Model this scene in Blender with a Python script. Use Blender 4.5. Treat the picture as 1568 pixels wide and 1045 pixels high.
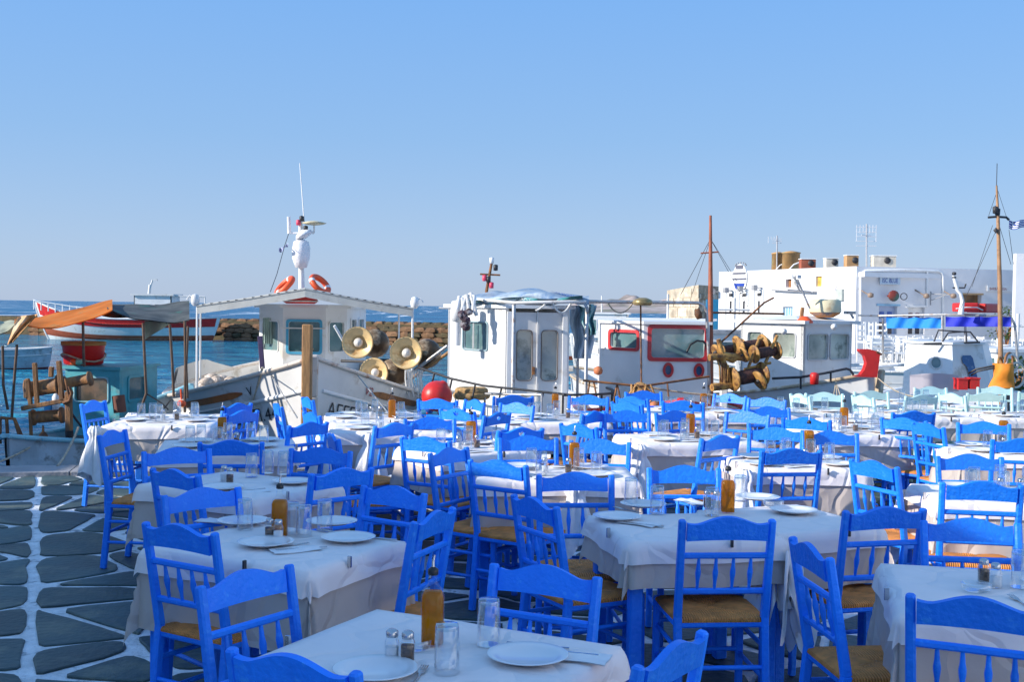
import bpy, math, random
from math import sin, cos, pi, radians, hypot, atan2, sqrt, tan
from mathutils import Vector, Matrix, noise
from mathutils.geometry import tessellate_polygon
random.seed(7)
rnd = random.Random(11)
for o in list(bpy.data.objects): bpy.data.objects.remove(o)
SC = bpy.context.scene
COL = SC.collection

# ---------------------------------------------------------------- camera, world, sun, exposure
EYE = 1.8
FPX = 1800.0; ROLL = math.atan(.0138); PITCH = math.atan(52.5/1800)
cam_d = bpy.data.cameras.new('camera'); cam = bpy.data.objects.new('camera', cam_d); COL.objects.link(cam)
cam_d.sensor_width = 36; cam_d.lens = 36*FPX/1568; cam_d.clip_start = .05; cam_d.clip_end = 9000
cam.matrix_world = Matrix.Translation((0,0,EYE)) @ Matrix.Rotation(pi/2-PITCH, 4, 'X') @ Matrix.Rotation(ROLL, 4, 'Z')
SC.camera = cam

SUN_EL = radians(24); SUN_AZ = radians(17)           # azimuth: degrees behind the left
to_sun = Vector((-cos(SUN_AZ)*cos(SUN_EL), -sin(SUN_AZ)*cos(SUN_EL), sin(SUN_EL)))
w = bpy.data.worlds.new('World'); SC.world = w; w.use_nodes = True
nt = w.node_tree; nt.nodes.clear()
sky = nt.nodes.new('ShaderNodeTexSky'); sky.sky_type = 'NISHITA'; sky.sun_disc = False
sky.sun_elevation = SUN_EL; sky.sun_rotation = atan2(to_sun.x, to_sun.y)
sky.altitude = 0; sky.air_density = 1.0; sky.dust_density = .6; sky.ozone_density = 4.0
hs = nt.nodes.new('ShaderNodeHueSaturation'); hs.inputs['Saturation'].default_value = 1.1
bg = nt.nodes.new('ShaderNodeBackground'); bg.inputs['Strength'].default_value = .15
ou = nt.nodes.new('ShaderNodeOutputWorld')
# clear hazy-blue summer sky: the colours seen in the photograph by height above the horizon, the same all round
tcw = nt.nodes.new('ShaderNodeTexCoord'); spw = nt.nodes.new('ShaderNodeSeparateXYZ'); nt.links.new(tcw.outputs['Generated'], spw.inputs[0])
rpw = nt.nodes.new('ShaderNodeValToRGB'); cr = rpw.color_ramp
for i_, (pos_, c_) in enumerate(((0, (.345, .435, .600)), (.05, (.305, .425, .630)), (.14, (.225, .392, .660)), (.25, (.172, .365, .71)), (1, (.172, .365, .71)))):
    e_ = cr.elements[i_] if i_ < 2 else cr.elements.new(pos_)
    e_.position = pos_; e_.color = (*c_, 1)
nt.links.new(spw.outputs['Z'], rpw.inputs[0])
scw = nt.nodes.new('ShaderNodeVectorMath'); scw.operation = 'SCALE'; scw.inputs['Scale'].default_value = 1/.15
nt.links.new(rpw.outputs[0], scw.inputs[0])
mxw = nt.nodes.new('ShaderNodeMix'); mxw.data_type = 'RGBA'; mxw.inputs[0].default_value = .85
nt.links.new(sky.outputs[0], hs.inputs['Color']); nt.links.new(hs.outputs[0], mxw.inputs[6]); nt.links.new(scw.outputs[0], mxw.inputs[7]); nt.links.new(mxw.outputs[2], bg.inputs[0]); nt.links.new(bg.outputs[0], ou.inputs[0])
sd = bpy.data.lights.new('sun', 'SUN'); sd.energy = 4.9; sd.angle = radians(.5); sd.color = (1, .93, .83)
so = bpy.data.objects.new('sun', sd); COL.objects.link(so)
so.rotation_euler = to_sun.to_track_quat('Z', 'Y').to_euler(); so.location = (-30, -5, 30)
vs = SC.view_settings; vs.view_transform = 'Standard'; vs.look = 'None'; vs.gamma = 1; vs.use_curve_mapping = False
vs.exposure = 0.36
SC.cycles.max_bounces = 8; SC.cycles.transparent_max_bounces = 24; SC.cycles.caustics_reflective = False; SC.cycles.caustics_refractive = False

# ---------------------------------------------------------------- placing helpers: image point of the photograph -> place on a height or depth
def _ray(px, py):
    u = (px-784)/FPX; v = (522.5-py)/FPX
    a = u*cos(ROLL)-v*sin(ROLL); b = u*sin(ROLL)+v*cos(ROLL)
    return Vector((a, cos(PITCH)+b*sin(PITCH), -sin(PITCH)+b*cos(PITCH)))
def at(px, py, z=0.0):
    d = _ray(px, py); t = (z-EYE)/d.z
    return Vector((d.x*t, d.y*t, z))
def dep(px, py, y):
    d = _ray(px, py); t = y/d.y
    return Vector((d.x*t, y, EYE+d.z*t))

# ---------------------------------------------------------------- materials
MATS = {}
def mat(name, col, rough=.6, var=.06, vscale=6, bump=0, bscale=40, metal=0, spec=.5, col2=None, mix2=0, s2=4, stretch=None, dirt=0, trans=0, emis=None, objvar=0, coat=0, chips=False, crease=0):
    if name in MATS: return MATS[name]
    m = bpy.data.materials.new(name); m.use_nodes = True; MATS[name] = m
    n = m.node_tree.nodes; l = m.node_tree.links
    b = n['Principled BSDF']
    b.inputs['Roughness'].default_value = rough; b.inputs['Metallic'].default_value = metal
    b.inputs['Specular IOR Level'].default_value = spec
    if coat: b.inputs['Coat Weight'].default_value = coat
    tc = n.new('ShaderNodeTexCoord'); src = tc.outputs['Object']
    if stretch:
        mp = n.new('ShaderNodeMapping'); mp.inputs['Scale'].default_value = stretch
        l.new(src, mp.inputs[0]); src = mp.outputs[0]
    no = n.new('ShaderNodeTexNoise'); no.inputs['Scale'].default_value = vscale; no.inputs['Detail'].default_value = 6
    l.new(src, no.inputs['Vector'])
    rp = n.new('ShaderNodeValToRGB')
    c = Vector(col[:3])
    rp.color_ramp.elements[0].position = .3; rp.color_ramp.elements[1].position = .7
    rp.color_ramp.elements[0].color = (*[max(0, x*(1-var*1.6)) for x in c], 1)
    rp.color_ramp.elements[1].color = (*[min(1, x*(1+var)) for x in c], 1)
    l.new(no.outputs[0], rp.inputs[0]); cur = rp.outputs[0]
    if col2:
        n2 = n.new('ShaderNodeTexNoise'); n2.inputs['Scale'].default_value = s2; n2.inputs['Detail'].default_value = 8; n2.inputs['Roughness'].default_value = .65
        l.new(src, n2.inputs['Vector'])
        r2 = n.new('ShaderNodeValToRGB'); r2.color_ramp.elements[0].position = .62-mix2*.3; r2.color_ramp.elements[1].position = .72-mix2*.2
        l.new(n2.outputs[0], r2.inputs[0])
        mx = n.new('ShaderNodeMix'); mx.data_type = 'RGBA'
        l.new(r2.outputs[0], mx.inputs[0]); l.new(cur, mx.inputs[6]); mx.inputs[7].default_value = (*col2, 1)
        cur = mx.outputs[2]
    if chips:      # worn spots where the wood shows, and a grimy film
        n3 = n.new('ShaderNodeTexNoise'); n3.inputs['Scale'].default_value = 38; n3.inputs['Detail'].default_value = 9; n3.inputs['Roughness'].default_value = .72; l.new(tc.outputs['Object'], n3.inputs['Vector'])
        r3 = n.new('ShaderNodeValToRGB'); r3.color_ramp.elements[0].position = .675; r3.color_ramp.elements[1].position = .69; l.new(n3.outputs[0], r3.inputs[0])
        m3 = n.new('ShaderNodeMix'); m3.data_type = 'RGBA'; l.new(r3.outputs[0], m3.inputs[0]); l.new(cur, m3.inputs[6]); m3.inputs[7].default_value = (.10, .15, .30, 1); cur = m3.outputs[2]
    if objvar:
        oi = n.new('ShaderNodeObjectInfo'); mr = n.new('ShaderNodeMapRange')
        mr.inputs[3].default_value = 1-objvar; mr.inputs[4].default_value = 1+objvar
        l.new(oi.outputs['Random'], mr.inputs[0])
        hv = n.new('ShaderNodeHueSaturation'); l.new(mr.outputs[0], hv.inputs['Value']); l.new(cur, hv.inputs['Color']); cur = hv.outputs[0]
    l.new(cur, b.inputs['Base Color'])
    if bump:
        nb = n.new('ShaderNodeTexNoise'); nb.inputs['Scale'].default_value = bscale; nb.inputs['Detail'].default_value = 5
        l.new(src, nb.inputs['Vector'])
        bp = n.new('ShaderNodeBump'); bp.inputs['Strength'].default_value = bump; bp.inputs['Distance'].default_value = .02
        l.new(nb.outputs[0], bp.inputs['Height']); l.new(bp.outputs[0], b.inputs['Normal'])
        if crease:  # soft creases in laundered cloth
            vo = n.new('ShaderNodeTexVoronoi'); vo.feature = 'DISTANCE_TO_EDGE'; vo.inputs['Scale'].default_value = 3.2
            dn = n.new('ShaderNodeTexNoise'); dn.inputs['Scale'].default_value = 2.5; va = n.new('ShaderNodeVectorMath'); va.operation = 'MULTIPLY_ADD'; va.inputs[1].default_value = (.5, .5, .5)
            l.new(src, dn.inputs['Vector']); l.new(dn.outputs['Color'], va.inputs[0]); l.new(src, va.inputs[2]); l.new(va.outputs[0], vo.inputs['Vector'])
            mn = n.new('ShaderNodeMapRange'); mn.inputs[2].default_value = .10; l.new(vo.outputs['Distance'], mn.inputs[0])
            b2 = n.new('ShaderNodeBump'); b2.inputs['Strength'].default_value = crease; b2.inputs['Distance'].default_value = .012
            l.new(mn.outputs[0], b2.inputs['Height']); l.new(bp.outputs[0], b2.inputs['Normal']); l.new(b2.outputs[0], b.inputs['Normal'])
    if trans:
        tl = n.new('ShaderNodeBsdfTranslucent'); ms = n.new('ShaderNodeMixShader'); ms.inputs[0].default_value = trans
        l.new(cur, tl.inputs[0]); l.new(b.outputs[0], ms.inputs[1]); l.new(tl.outputs[0], ms.inputs[2]); l.new(ms.outputs[0], n['Material Output'].inputs[0])
    rr = n.new('ShaderNodeMapRange'); rr.inputs[3].default_value = max(0, rough-.1); rr.inputs[4].default_value = min(1, rough+.12)
    l.new(no.outputs[0], rr.inputs[0]); l.new(rr.outputs[0], b.inputs['Roughness'])
    return m
BLUE = mat('blue_paint', (.006, .225, 1.0), .5, .05, 7, .3, 45, col2=(.035, .31, 1.0), mix2=.16, s2=26, objvar=.15, chips=True)
MINT = mat('mint_paint', (.50, .74, .73), .5, .06, 9, .12, 60, col2=(.6, .78, .78), mix2=.2, s2=12, objvar=.05)
WHITEP = mat('white_paint', (.80, .80, .79), .45, .05, 3, .1, 30, col2=(.62, .60, .56), mix2=.1, s2=5)
BOATW = mat('boat_white', (.78, .78, .77), .35, .05, 2, .08, 12, col2=(.60, .56, .50), mix2=.14, s2=2.5)
BOATG = mat('boat_grey_white', (.70, .69, .67), .45, .07, 2, .1, 12, col2=(.44, .40, .34), mix2=.2, s2=2.5)
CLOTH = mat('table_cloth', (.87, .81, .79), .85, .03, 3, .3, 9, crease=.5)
PAPER = mat('paper_cover', (.87, .82, .80), .8, .03, 5, .35, 7)
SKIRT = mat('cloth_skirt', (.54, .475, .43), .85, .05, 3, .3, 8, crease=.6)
NAPK = mat('napkin_white', (.82, .82, .83), .8, .03, 20, .2, 30)
STEEL = mat('steel', (.55, .55, .56), .22, .08, 20, metal=1)
GALV = mat('galvanised_pipe', (.46, .46, .46), .45, .12, 12, .1, 60, metal=.6, col2=(.30, .16, .08), mix2=.25, s2=9)
RUST = mat('rusty_iron', (.16, .07, .035), .75, .35, 8, .4, 40, col2=(.32, .13, .04), mix2=.5, s2=10)
DARKM = mat('dark_iron', (.035, .035, .04), .55, .2, 10, .2, 40)
BRASS = mat('yellow_winch_paint', (.46, .24, .06), .6, .3, 7, .4, 30, metal=.05, col2=(.13, .05, .02), mix2=.5, s2=12)
LAMPB = mat('lamp_reflector', (.82, .58, .28), .35, .14, 6, metal=.1, col2=(.55, .30, .10), mix2=.3, s2=6)
WOOD = mat('brown_wood', (.30, .13, .045), .65, .3, 5, .4, 30, stretch=(6, 6, .8))
WOODL = mat('pale_wood', (.40, .21, .08), .7, .25, 6, .4, 30, stretch=(6, 6, .8), col2=(.25, .13, .06), mix2=.3)
RED = mat('red_paint', (.62, .022, .018), .4, .12, 5, .1, 30, col2=(.42, .03, .02), mix2=.2)
ORANGE = mat('orange_float', (.86, .10, .02), .45, .1, 6, .1, 30)
ORCL = mat('orange_canvas', (.85, .27, .035), .75, .18, 3, .4, 6, trans=.45, col2=(.55, .30, .10), mix2=.3, s2=3)
DKCL = mat('dark_canvas', (.075, .085, .085), .8, .35, 4, .4, 6, col2=(.03, .16, .12), mix2=.2, s2=3)
OLCL = mat('olive_canvas', (.36, .37, .26), .8, .15, 3, .4, 6)
GRCL = mat('grey_awning', (.66, .66, .62), .8, .08, 3, .3, 8, trans=.3, col2=(.45, .42, .36), mix2=.2)
TEALCL = mat('teal_tarp', (.035, .22, .24), .6, .35, 4, .5, 7, col2=(.30, .36, .42), mix2=.45, s2=3)
BLGRCL = mat('blue_grey_tarp', (.36, .45, .54), .5, .2, 4, .4, 7, col2=(.10, .20, .36), mix2=.35, s2=3)
AZCL = mat('azure_canvas', (.01, .24, .78), .7, .08, 4, .3, 9)
NAVY = mat('navy_canvas', (.015, .03, .52), .7, .12, 4, .3, 9)
TURQ = mat('turquoise_paint', (.06, .36, .42), .5, .14, 4, .15, 30, col2=(.16, .30, .30), mix2=.22, s2=5)
TURQL = mat('pale_turquoise_paint', (.26, .52, .58), .5, .12, 4, .15, 30, col2=(.30, .34, .34), mix2=.25, s2=5)
HULLGB = mat('grey_blue_hull', (.44, .52, .56), .5, .15, 4, .2, 30, col2=(.20, .22, .22), mix2=.25, s2=5)
AZFR = mat('azure_frame', (.08, .40, .62), .4, .08, 6)
ANTIF = mat('red_brown_antifouling', (.34, .07, .03), .7, .2, 4, .2, 20)
GLASSD = mat('window_glass', (.12, .22, .23), .06, .3, 1.5, spec=.9, col2=(.20, .26, .24), mix2=.4, s2=2)
GLASSL = mat('pale_window_glass', (.40, .44, .38), .08, .35, 2, spec=.8, col2=(.10, .14, .12), mix2=.4, s2=4)
ROPE = mat('rope', (.50, .42, .31), .9, .2, 30, .4, 90)
ROPEW = mat('white_rope', (.74, .72, .68), .9, .12, 30, .4, 90)
TRUSH = None
PLASTER = mat('white_plaster', (.74, .74, .75), .8, .035, .8, .35, 3, col2=(.68, .67, .65), mix2=.1, s2=.7)
BEIGE = mat('beige_plastic', (.66, .58, .38), .5, .1, 3, .1, 20, col2=(.45, .30, .16), mix2=.02, s2=3)
INK = mat('hull_lettering_paint', (.03, .03, .035), .6, .1, 10)
INKB = mat('blue_sign_paint', (.01, .05, .35), .6, .1, 10)
INKR = mat('red_sign_paint', (.30, .03, .04), .6, .1, 10)
BLUEDOOR = mat('blue_shutter_paint', (.05, .12, .42), .5, .1, 5)
PALEBL = mat('pale_blue_shutter', (.22, .44, .62), .5, .1, 5)
BLACKP = mat('black_plastic', (.02, .02, .022), .4, .2, 10)
CONC = mat('quay_concrete', (.36, .35, .36), .85, .14, 2.5, .5, 24, col2=(.22, .21, .21), mix2=.3, s2=2)
SALT = mat('salt', (.82, .82, .82), .9, .05, 50)
PEPPER = mat('ground_pepper', (.16, .09, .05), .95, .4, 90)
GREEN = mat('leaf_green', (.05, .10, .025), .7, .4, 4)
FLOATR = mat('pink_buoy', (.72, .06, .12), .45, .1, 6)
PORC = mat('porcelain', (.80, .81, .82), .16, .02, 5)

def stone_mat(name, a, b, rough=.55, sc=1.6, bump=.5):
    m = mat(name, a, rough, .28, sc, bump, 22, col2=b, mix2=.4, s2=sc*1.7, objvar=.22); return m
FLAG = stone_mat('dark_green_flagstone', (.046, .082, .084), (.105, .125, .10), .55)
ROCK = stone_mat('brown_breakwater_rock', (.22, .115, .055), (.11, .06, .035), .9, 1.2, .9)
ROCKD = stone_mat('weedy_rock', (.10, .07, .03), (.05, .05, .02), .8, 1.2, .9)
HSTONE = stone_mat('house_stone', (.46, .36, .24), (.30, .21, .13), .9, 2, .8)
CSTONE = stone_mat('cream_stone', (.66, .57, .44), (.52, .42, .30), .9, 2, .6)
GROUT = mat('white_painted_grout', (.82, .83, .84), .8, .14, 7, .8, 45, col2=(.26, .28, .29), mix2=.22, s2=9)

def rush():
    m = mat('rush_seat', (.80, .30, .07), .75, .25, 14, 0)
    n = m.node_tree.nodes; l = m.node_tree.links; b = n['Principled BSDF']
    tc = n.new('ShaderNodeTexCoord'); sp = n.new('ShaderNodeSeparateXYZ'); l.new(tc.outputs['Object'], sp.inputs[0])
    ax = n.new('ShaderNodeMath'); ax.operation = 'ABSOLUTE'; l.new(sp.outputs[0], ax.inputs[0])
    ay = n.new('ShaderNodeMath'); ay.operation = 'ABSOLUTE'; l.new(sp.outputs[1], ay.inputs[0])
    gt = n.new('ShaderNodeMath'); gt.operation = 'GREATER_THAN'; l.new(ax.outputs[0], gt.inputs[0]); l.new(ay.outputs[0], gt.inputs[1])
    mx = n.new('ShaderNodeMix'); l.new(gt.outputs[0], mx.inputs[0]); l.new(sp.outputs[0], mx.inputs[2]); l.new(sp.outputs[1], mx.inputs[3])
    # strands run towards the middle: vary across x on the front/back fields and across y on the side fields
    ml = n.new('ShaderNodeMath'); ml.operation = 'MULTIPLY'; ml.inputs[1].default_value = 560; l.new(mx.outputs[0], ml.inputs[0])
    sn = n.new('ShaderNodeMath'); sn.operation = 'SINE'; l.new(ml.outputs[0], sn.inputs[0])
    bp = n.new('ShaderNodeBump'); bp.inputs['Strength'].default_value = .8; bp.inputs['Distance'].default_value = .004
    l.new(sn.outputs[0], bp.inputs['Height']); l.new(bp.outputs[0], b.inputs['Normal'])
    return m
TRUSH = rush()

def glass_mat(name, tint, dens, refl=1.0, lo=.08):
    m = bpy.data.materials.new(name); m.use_nodes = True; n = m.node_tree.nodes; l = m.node_tree.links; n.clear()
    o = n.new('ShaderNodeOutputMaterial'); mx = n.new('ShaderNodeMixShader'); tr = n.new('ShaderNodeBsdfTransparent'); gl = n.new('ShaderNodeBsdfGlossy')
    fr = n.new('ShaderNodeLayerWeight'); fr.inputs['Blend'].default_value = .5
    pw = n.new('ShaderNodeMath'); pw.operation = 'POWER'; pw.inputs[1].default_value = 2.6; l.new(fr.outputs['Facing'], pw.inputs[0])
    mr = n.new('ShaderNodeMapRange'); mr.inputs[3].default_value = lo; mr.inputs[4].default_value = dens; l.new(pw.outputs[0], mr.inputs[0])
    tr.inputs[0].default_value = (*tint, 1); gl.inputs['Roughness'].default_value = .03; gl.inputs[0].default_value = (refl,)*3+(1,)
    l.new(mr.outputs[0], mx.inputs[0]); l.new(tr.outputs[0], mx.inputs[1]); l.new(gl.outputs[0], mx.inputs[2]); l.new(mx.outputs[0], o.inputs[0])
    MATS[name] = m; return m
CLEAR = glass_mat('clear_glass', (.965, .98, .99), .95)
OILG = glass_mat('oil_bottle_glass', (.985, .985, .97), .30, lo=.025)
def oil():
    m = bpy.data.materials.new('olive_oil'); m.use_nodes = True; n = m.node_tree.nodes; l = m.node_tree.links
    b = n['Principled BSDF']; b.inputs['Base Color'].default_value = (.52, .21, .002, 1); b.inputs['Roughness'].default_value = .08; b.inputs['Specular IOR Level'].default_value = .2
    b.inputs['Subsurface Weight'].default_value = 0; tr = n.new('ShaderNodeBsdfTransparent'); tr.inputs[0].default_value = (.95, .58, .02, 1)
    tl = n.new('ShaderNodeBsdfTranslucent'); tl.inputs[0].default_value = (.85, .38, .0, 1)
    m1 = n.new('ShaderNodeMixShader'); m1.inputs[0].default_value = .45; m2 = n.new('ShaderNodeMixShader'); m2.inputs[0].default_value = .38
    o = n['Material Output']
    l.new(b.outputs[0], m1.inputs[1]); l.new(tl.outputs[0], m1.inputs[2]); l.new(m1.outputs[0], m2.inputs[1]); l.new(tr.outputs[0], m2.inputs[2]); l.new(m2.outputs[0], o.inputs[0])
    return m
OIL = oil()

# ---------------------------------------------------------------- mesh builder
class MB:
    def __init__(s): s.v = []; s.f = []; s.sm = []; s.mi = []
    def add(s, vs, fs, smooth=False, mi=0):
        k = len(s.v); s.v += [tuple(p) for p in vs]
        s.f += [tuple(i+k for i in q) for q in fs]; s.sm += [smooth]*len(fs); s.mi += [mi]*len(fs)
        return s
    def box(s, c, size, R=None, mi=0):
        hx, hy, hz = size[0]/2, size[1]/2, size[2]/2; c = Vector(c)
        vs = [Vector((x*hx, y*hy, z*hz)) for z in (-1, 1) for x, y in ((-1, -1), (1, -1), (1, 1), (-1, 1))]
        if R is not None: vs = [R @ v for v in vs]
        return s.add([v+c for v in vs], [(3,2,1,0),(4,5,6,7),(0,1,5,4),(1,2,6,5),(2,3,7,6),(3,0,4,7)], mi=mi)
    def beam(s, p0, p1, w, h, up=(0,0,1), ch=.15, mi=0, w1=None, h1=None):
        """a straight member with chamfered edges and ends; w across, h along 'up'"""
        p0 = Vector(p0); p1 = Vector(p1); d = (p1-p0); L = d.length; d.normalize(); up = Vector(up)
        x = d.cross(up)
        if x.length < 1e-4: x = d.cross(Vector((1, 0, 0)))
        x.normalize(); y = x.cross(d).normalized(); c = ch*min(w, h)
        def ring(p, k, w, h):
            a, b = w/2*k, h/2*k; cc = c*k
            return [p+x*X+y*Y for X, Y in ((-a, -b+cc), (-a+cc, -b), (a-cc, -b), (a, -b+cc), (a, b-cc), (a-cc, b), (-a+cc, b), (-a, b-cc))]
        w1 = w if w1 is None else w1; h1 = h if h1 is None else h1
        e = min(c*.8, L*.2); k = 1-2*c*.8/max(w, h)
        R = [ring(p0, k, w, h), ring(p0+d*e, 1, w, h), ring(p1-d*e, 1, w1, h1), ring(p1, k, w1, h1)]
        vs = [q for r in R for q in r]; fs = []
        for a in range(3):
            for i in range(8): j = (i+1) % 8; fs.append((a*8+i, a*8+j, a*8+8+j, a*8+8+i))
        fs.append(tuple(range(7, -1, -1))); fs.append(tuple(range(24, 32)))
        return s.add(vs, fs, mi=mi)
    def tube(s, pts, r, n=8, cap=True, mi=0, closed=False):
        pts = [Vector(p) for p in pts]; m = len(pts); rs = r if isinstance(r, (list, tuple)) else [r]*m
        vs = []; prev = None
        for i, p in enumerate(pts):
            if closed: t = pts[(i+1) % m]-pts[i-1]
            else: t = pts[min(i+1, m-1)]-pts[max(i-1, 0)]
            t.normalize()
            if prev is None:
                a = Vector((0, 0, 1)) if abs(t.z) < .9 else Vector((1, 0, 0)); x = t.cross(a).normalized()
            else:
                x = prev-t*prev.dot(t); x.normalize()
            prev = x; y = t.cross(x)
            for k in range(n): g = 2*pi*k/n; vs.append(p+(x*cos(g)+y*sin(g))*rs[i])
        fs = []
        for i in range(m if closed else m-1):
            a = i*n; b = ((i+1) % m)*n
            for k in range(n): j = (k+1) % n; fs.append((a+k, b+k, b+j, a+j)[::-1])
        s.add(vs, fs, True, mi)
        if cap and not closed:
            s.add(vs[:n], [tuple(range(n-1, -1, -1))], False, mi); s.add(vs[-n:], [tuple(range(n))], False, mi)
        return s
    def lathe(s, prof, c=(0,0,0), n=16, R=None, mi=0, smooth=True, sq=0, caps=True):
        """prof: list of (radius, z); revolved about local z"""
        c = Vector(c); vs = []; fs = []
        for r, z in prof:
            for k in range(n):
                g = 2*pi*k/n; X, Y = cos(g), sin(g)
                if sq:
                    q = (abs(X)**sq+abs(Y)**sq)**(-1/sq); X *= q; Y *= q
                v = Vector((r*X, r*Y, z)); vs.append((R @ v if R is not None else v)+c)
        for i in range(len(prof)-1):
            for k in range(n): j = (k+1) % n; fs.append((i*n+k, i*n+j, i*n+n+j, i*n+n+k))
        s.add(vs, fs, smooth, mi)
        if caps and prof[0][0] > 1e-5: s.add(vs[:n], [tuple(range(n-1, -1, -1))], False, mi)
        if caps and prof[-1][0] > 1e-5: s.add(vs[-n:], [tuple(range(n))], False, mi)
        return s
    def plate(s, loops, o, ux, uy, th, mi=0):
        """flat outline (first loop) with holes, extruded by th along ux x uy"""
        o = Vector(o); ux = Vector(ux); uy = Vector(uy); nz = ux.cross(uy).normalized()
        L3 = [[Vector((x, y, 0)) for x, y in lp] for lp in loops]
        tri = tessellate_polygon(L3); flat = [p for lp in L3 for p in lp]; N = len(flat)
        a = [o+ux*p.x+uy*p.y for p in flat]; b = [p+nz*th for p in a]
        fs = []
        for t in tri:
            p, q, r = (flat[i] for i in t)
            if (q-p).cross(r-p).z < 0: t = t[::-1]
            fs.append(tuple(i+N for i in t)); fs.append(tuple(t[::-1]))
        k = 0
        for li, lp in enumerate(L3):
            m = len(lp); ar = sum(lp[i].x*lp[(i+1) % m].y-lp[(i+1) % m].x*lp[i].y for i in range(m))
            fl = (ar > 0) == (li == 0)
            for i in range(m):
                j = (i+1) % m; q = (k+i, k+j, k+j+N, k+i+N); fs.append(q if fl else q[::-1])
            k += m
        return s.add(a+b, fs, mi=mi)
    def grid(s, fn, nu, nv, smooth=True, mi=0, wrap=False):
        vs = [fn(i/nu, j/nv) for i in range(nu+1) for j in range(nv+1)]; fs = []
        for i in range(nu):
            for j in range(nv): a = i*(nv+1)+j; fs.append((a, a+nv+1, a+nv+2, a+1))
        return s.add(vs, fs, smooth, mi)
    def build(s, name, m, parent=None, loc=None, label=None, cat=None, group=None, kind=None):
        org = Vector((0, 0, 0))
        if parent is not None: org = Vector(parent.get('_org', (0, 0, 0)))
        elif loc is not None: org = Vector(loc)
        me = bpy.data.meshes.new(name)
        me.from_pydata([(p[0]-org.x, p[1]-org.y, p[2]-org.z) for p in s.v], [], s.f)
        for q in (m if isinstance(m, (list, tuple)) else [m]): me.materials.append(q)
        me.polygons.foreach_set('use_smooth', s.sm)
        if any(s.mi): me.polygons.foreach_set('material_index', s.mi)
        me.update()
        o = bpy.data.objects.new(name, me); COL.objects.link(o)
        if parent is not None: o.parent = parent; o['_org'] = tuple(org)
        else: o.location = org
        tag(o, label, cat, group, kind)
        return o
def tag(o, label=None, cat=None, group=None, kind=None):
    if label: o['label'] = label
    if cat: o['category'] = cat
    if group: o['group'] = group
    if kind: o['kind'] = kind
    return o
def thing(name, loc, label=None, cat=None, group=None, parent=None):
    o = bpy.data.objects.new(name, None); COL.objects.link(o); o.location = loc; o['_org'] = tuple(loc)
    o.empty_display_size = .1
    return tag(o, label, cat, group)
def copy_tree(o, parent=None):
    c = o.copy(); COL.objects.link(c)
    if parent is not None: c.parent = parent
    for ch in o.children: copy_tree(ch, c)
    return c
def sub(parent, mb, name, m, **k): return mb.build(name, m, parent, **k)
def bez(a, b, sag, n=10):
    a = Vector(a); b = Vector(b)
    return [a.lerp(b, t/n)+Vector((0, 0, -4*sag*(t/n)*(1-t/n))) for t in range(n+1)]
def rotz(a): return Matrix.Rotation(a, 3, 'Z')
def nz(x, y, z=0): return noise.noise(Vector((x, y, z)))
_fc = {}
def text_pts(s, size):
    """flat letter outlines as (verts2d, faces)"""
    cu = bpy.data.curves.new('t', 'FONT'); cu.body = s; cu.size = size; cu.resolution_u = 3
    ob = bpy.data.objects.new('t', cu); COL.objects.link(ob)
    dg = bpy.context.evaluated_depsgraph_get(); dg.update(); me = bpy.data.meshes.new_from_object(ob.evaluated_get(dg))
    v = [tuple(p.co)[:2] for p in me.vertices]; f = [tuple(p.vertices) for p in me.polygons]
    bpy.data.objects.remove(ob); bpy.data.curves.remove(cu); bpy.data.meshes.remove(me)
    return v, f
def text_flat(mb, s, size, o, ux, uy, off=0.004):
    v, f = text_pts(s, size); o = Vector(o); ux = Vector(ux); uy = Vector(uy); nn = ux.cross(uy).normalized()
    if not v: return mb
    mb.add([o+ux*x+uy*y+nn*off for x, y in v], f); return mb
# ================================================================ SETTING: quay, paving, water
def quay_y(x): return 12.45+.2*(x+4.8)
QL = [(-11.5, 40), (-11.5, quay_y(-11.5))]
def struct(name, mb, m): return mb.build(name, m, kind='structure')
# terrace slab with a vertical face down into the water
m = MB()
poly = [(-60, -40), (60, -40), (60, quay_y(60)), (-11.5, quay_y(-11.5)), (-11.5, 34), (-60, 34)]
poly = [(-60, -40), (40, -40), (40, quay_y(40)), (-11.5, quay_y(-11.5)), (-11.5, 23.5), (-60, 23.5)]
m.plate([poly], (0, 0, -2.4), (1, 0, 0), (0, 1, 0), 2.4-.006)
struct('ground', m, GROUT)
# kerb along the quay edge
kerb = MB()
ku = Vector((1, .2, 0)).normalized(); kv = Vector((-.2, 1, 0)).normalized()
x = -11.4; i = 0
kerb_root = thing('quay_kerb', (0, 0, 0)); kerb_root['kind'] = 'structure'
while x < 12:
    Lk = 1.1+.5*rnd.random()
    c = Vector((x+Lk/2, quay_y(x+Lk/2)-.24, .012))
    b = MB(); b.beam(c-ku*(Lk/2-.006), c+ku*(Lk/2-.006), .50, .07, (0, 0, 1), .12)
    sub(kerb_root, b, 'kerb_slab', CONC)
    x += Lk*ku.x

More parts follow.
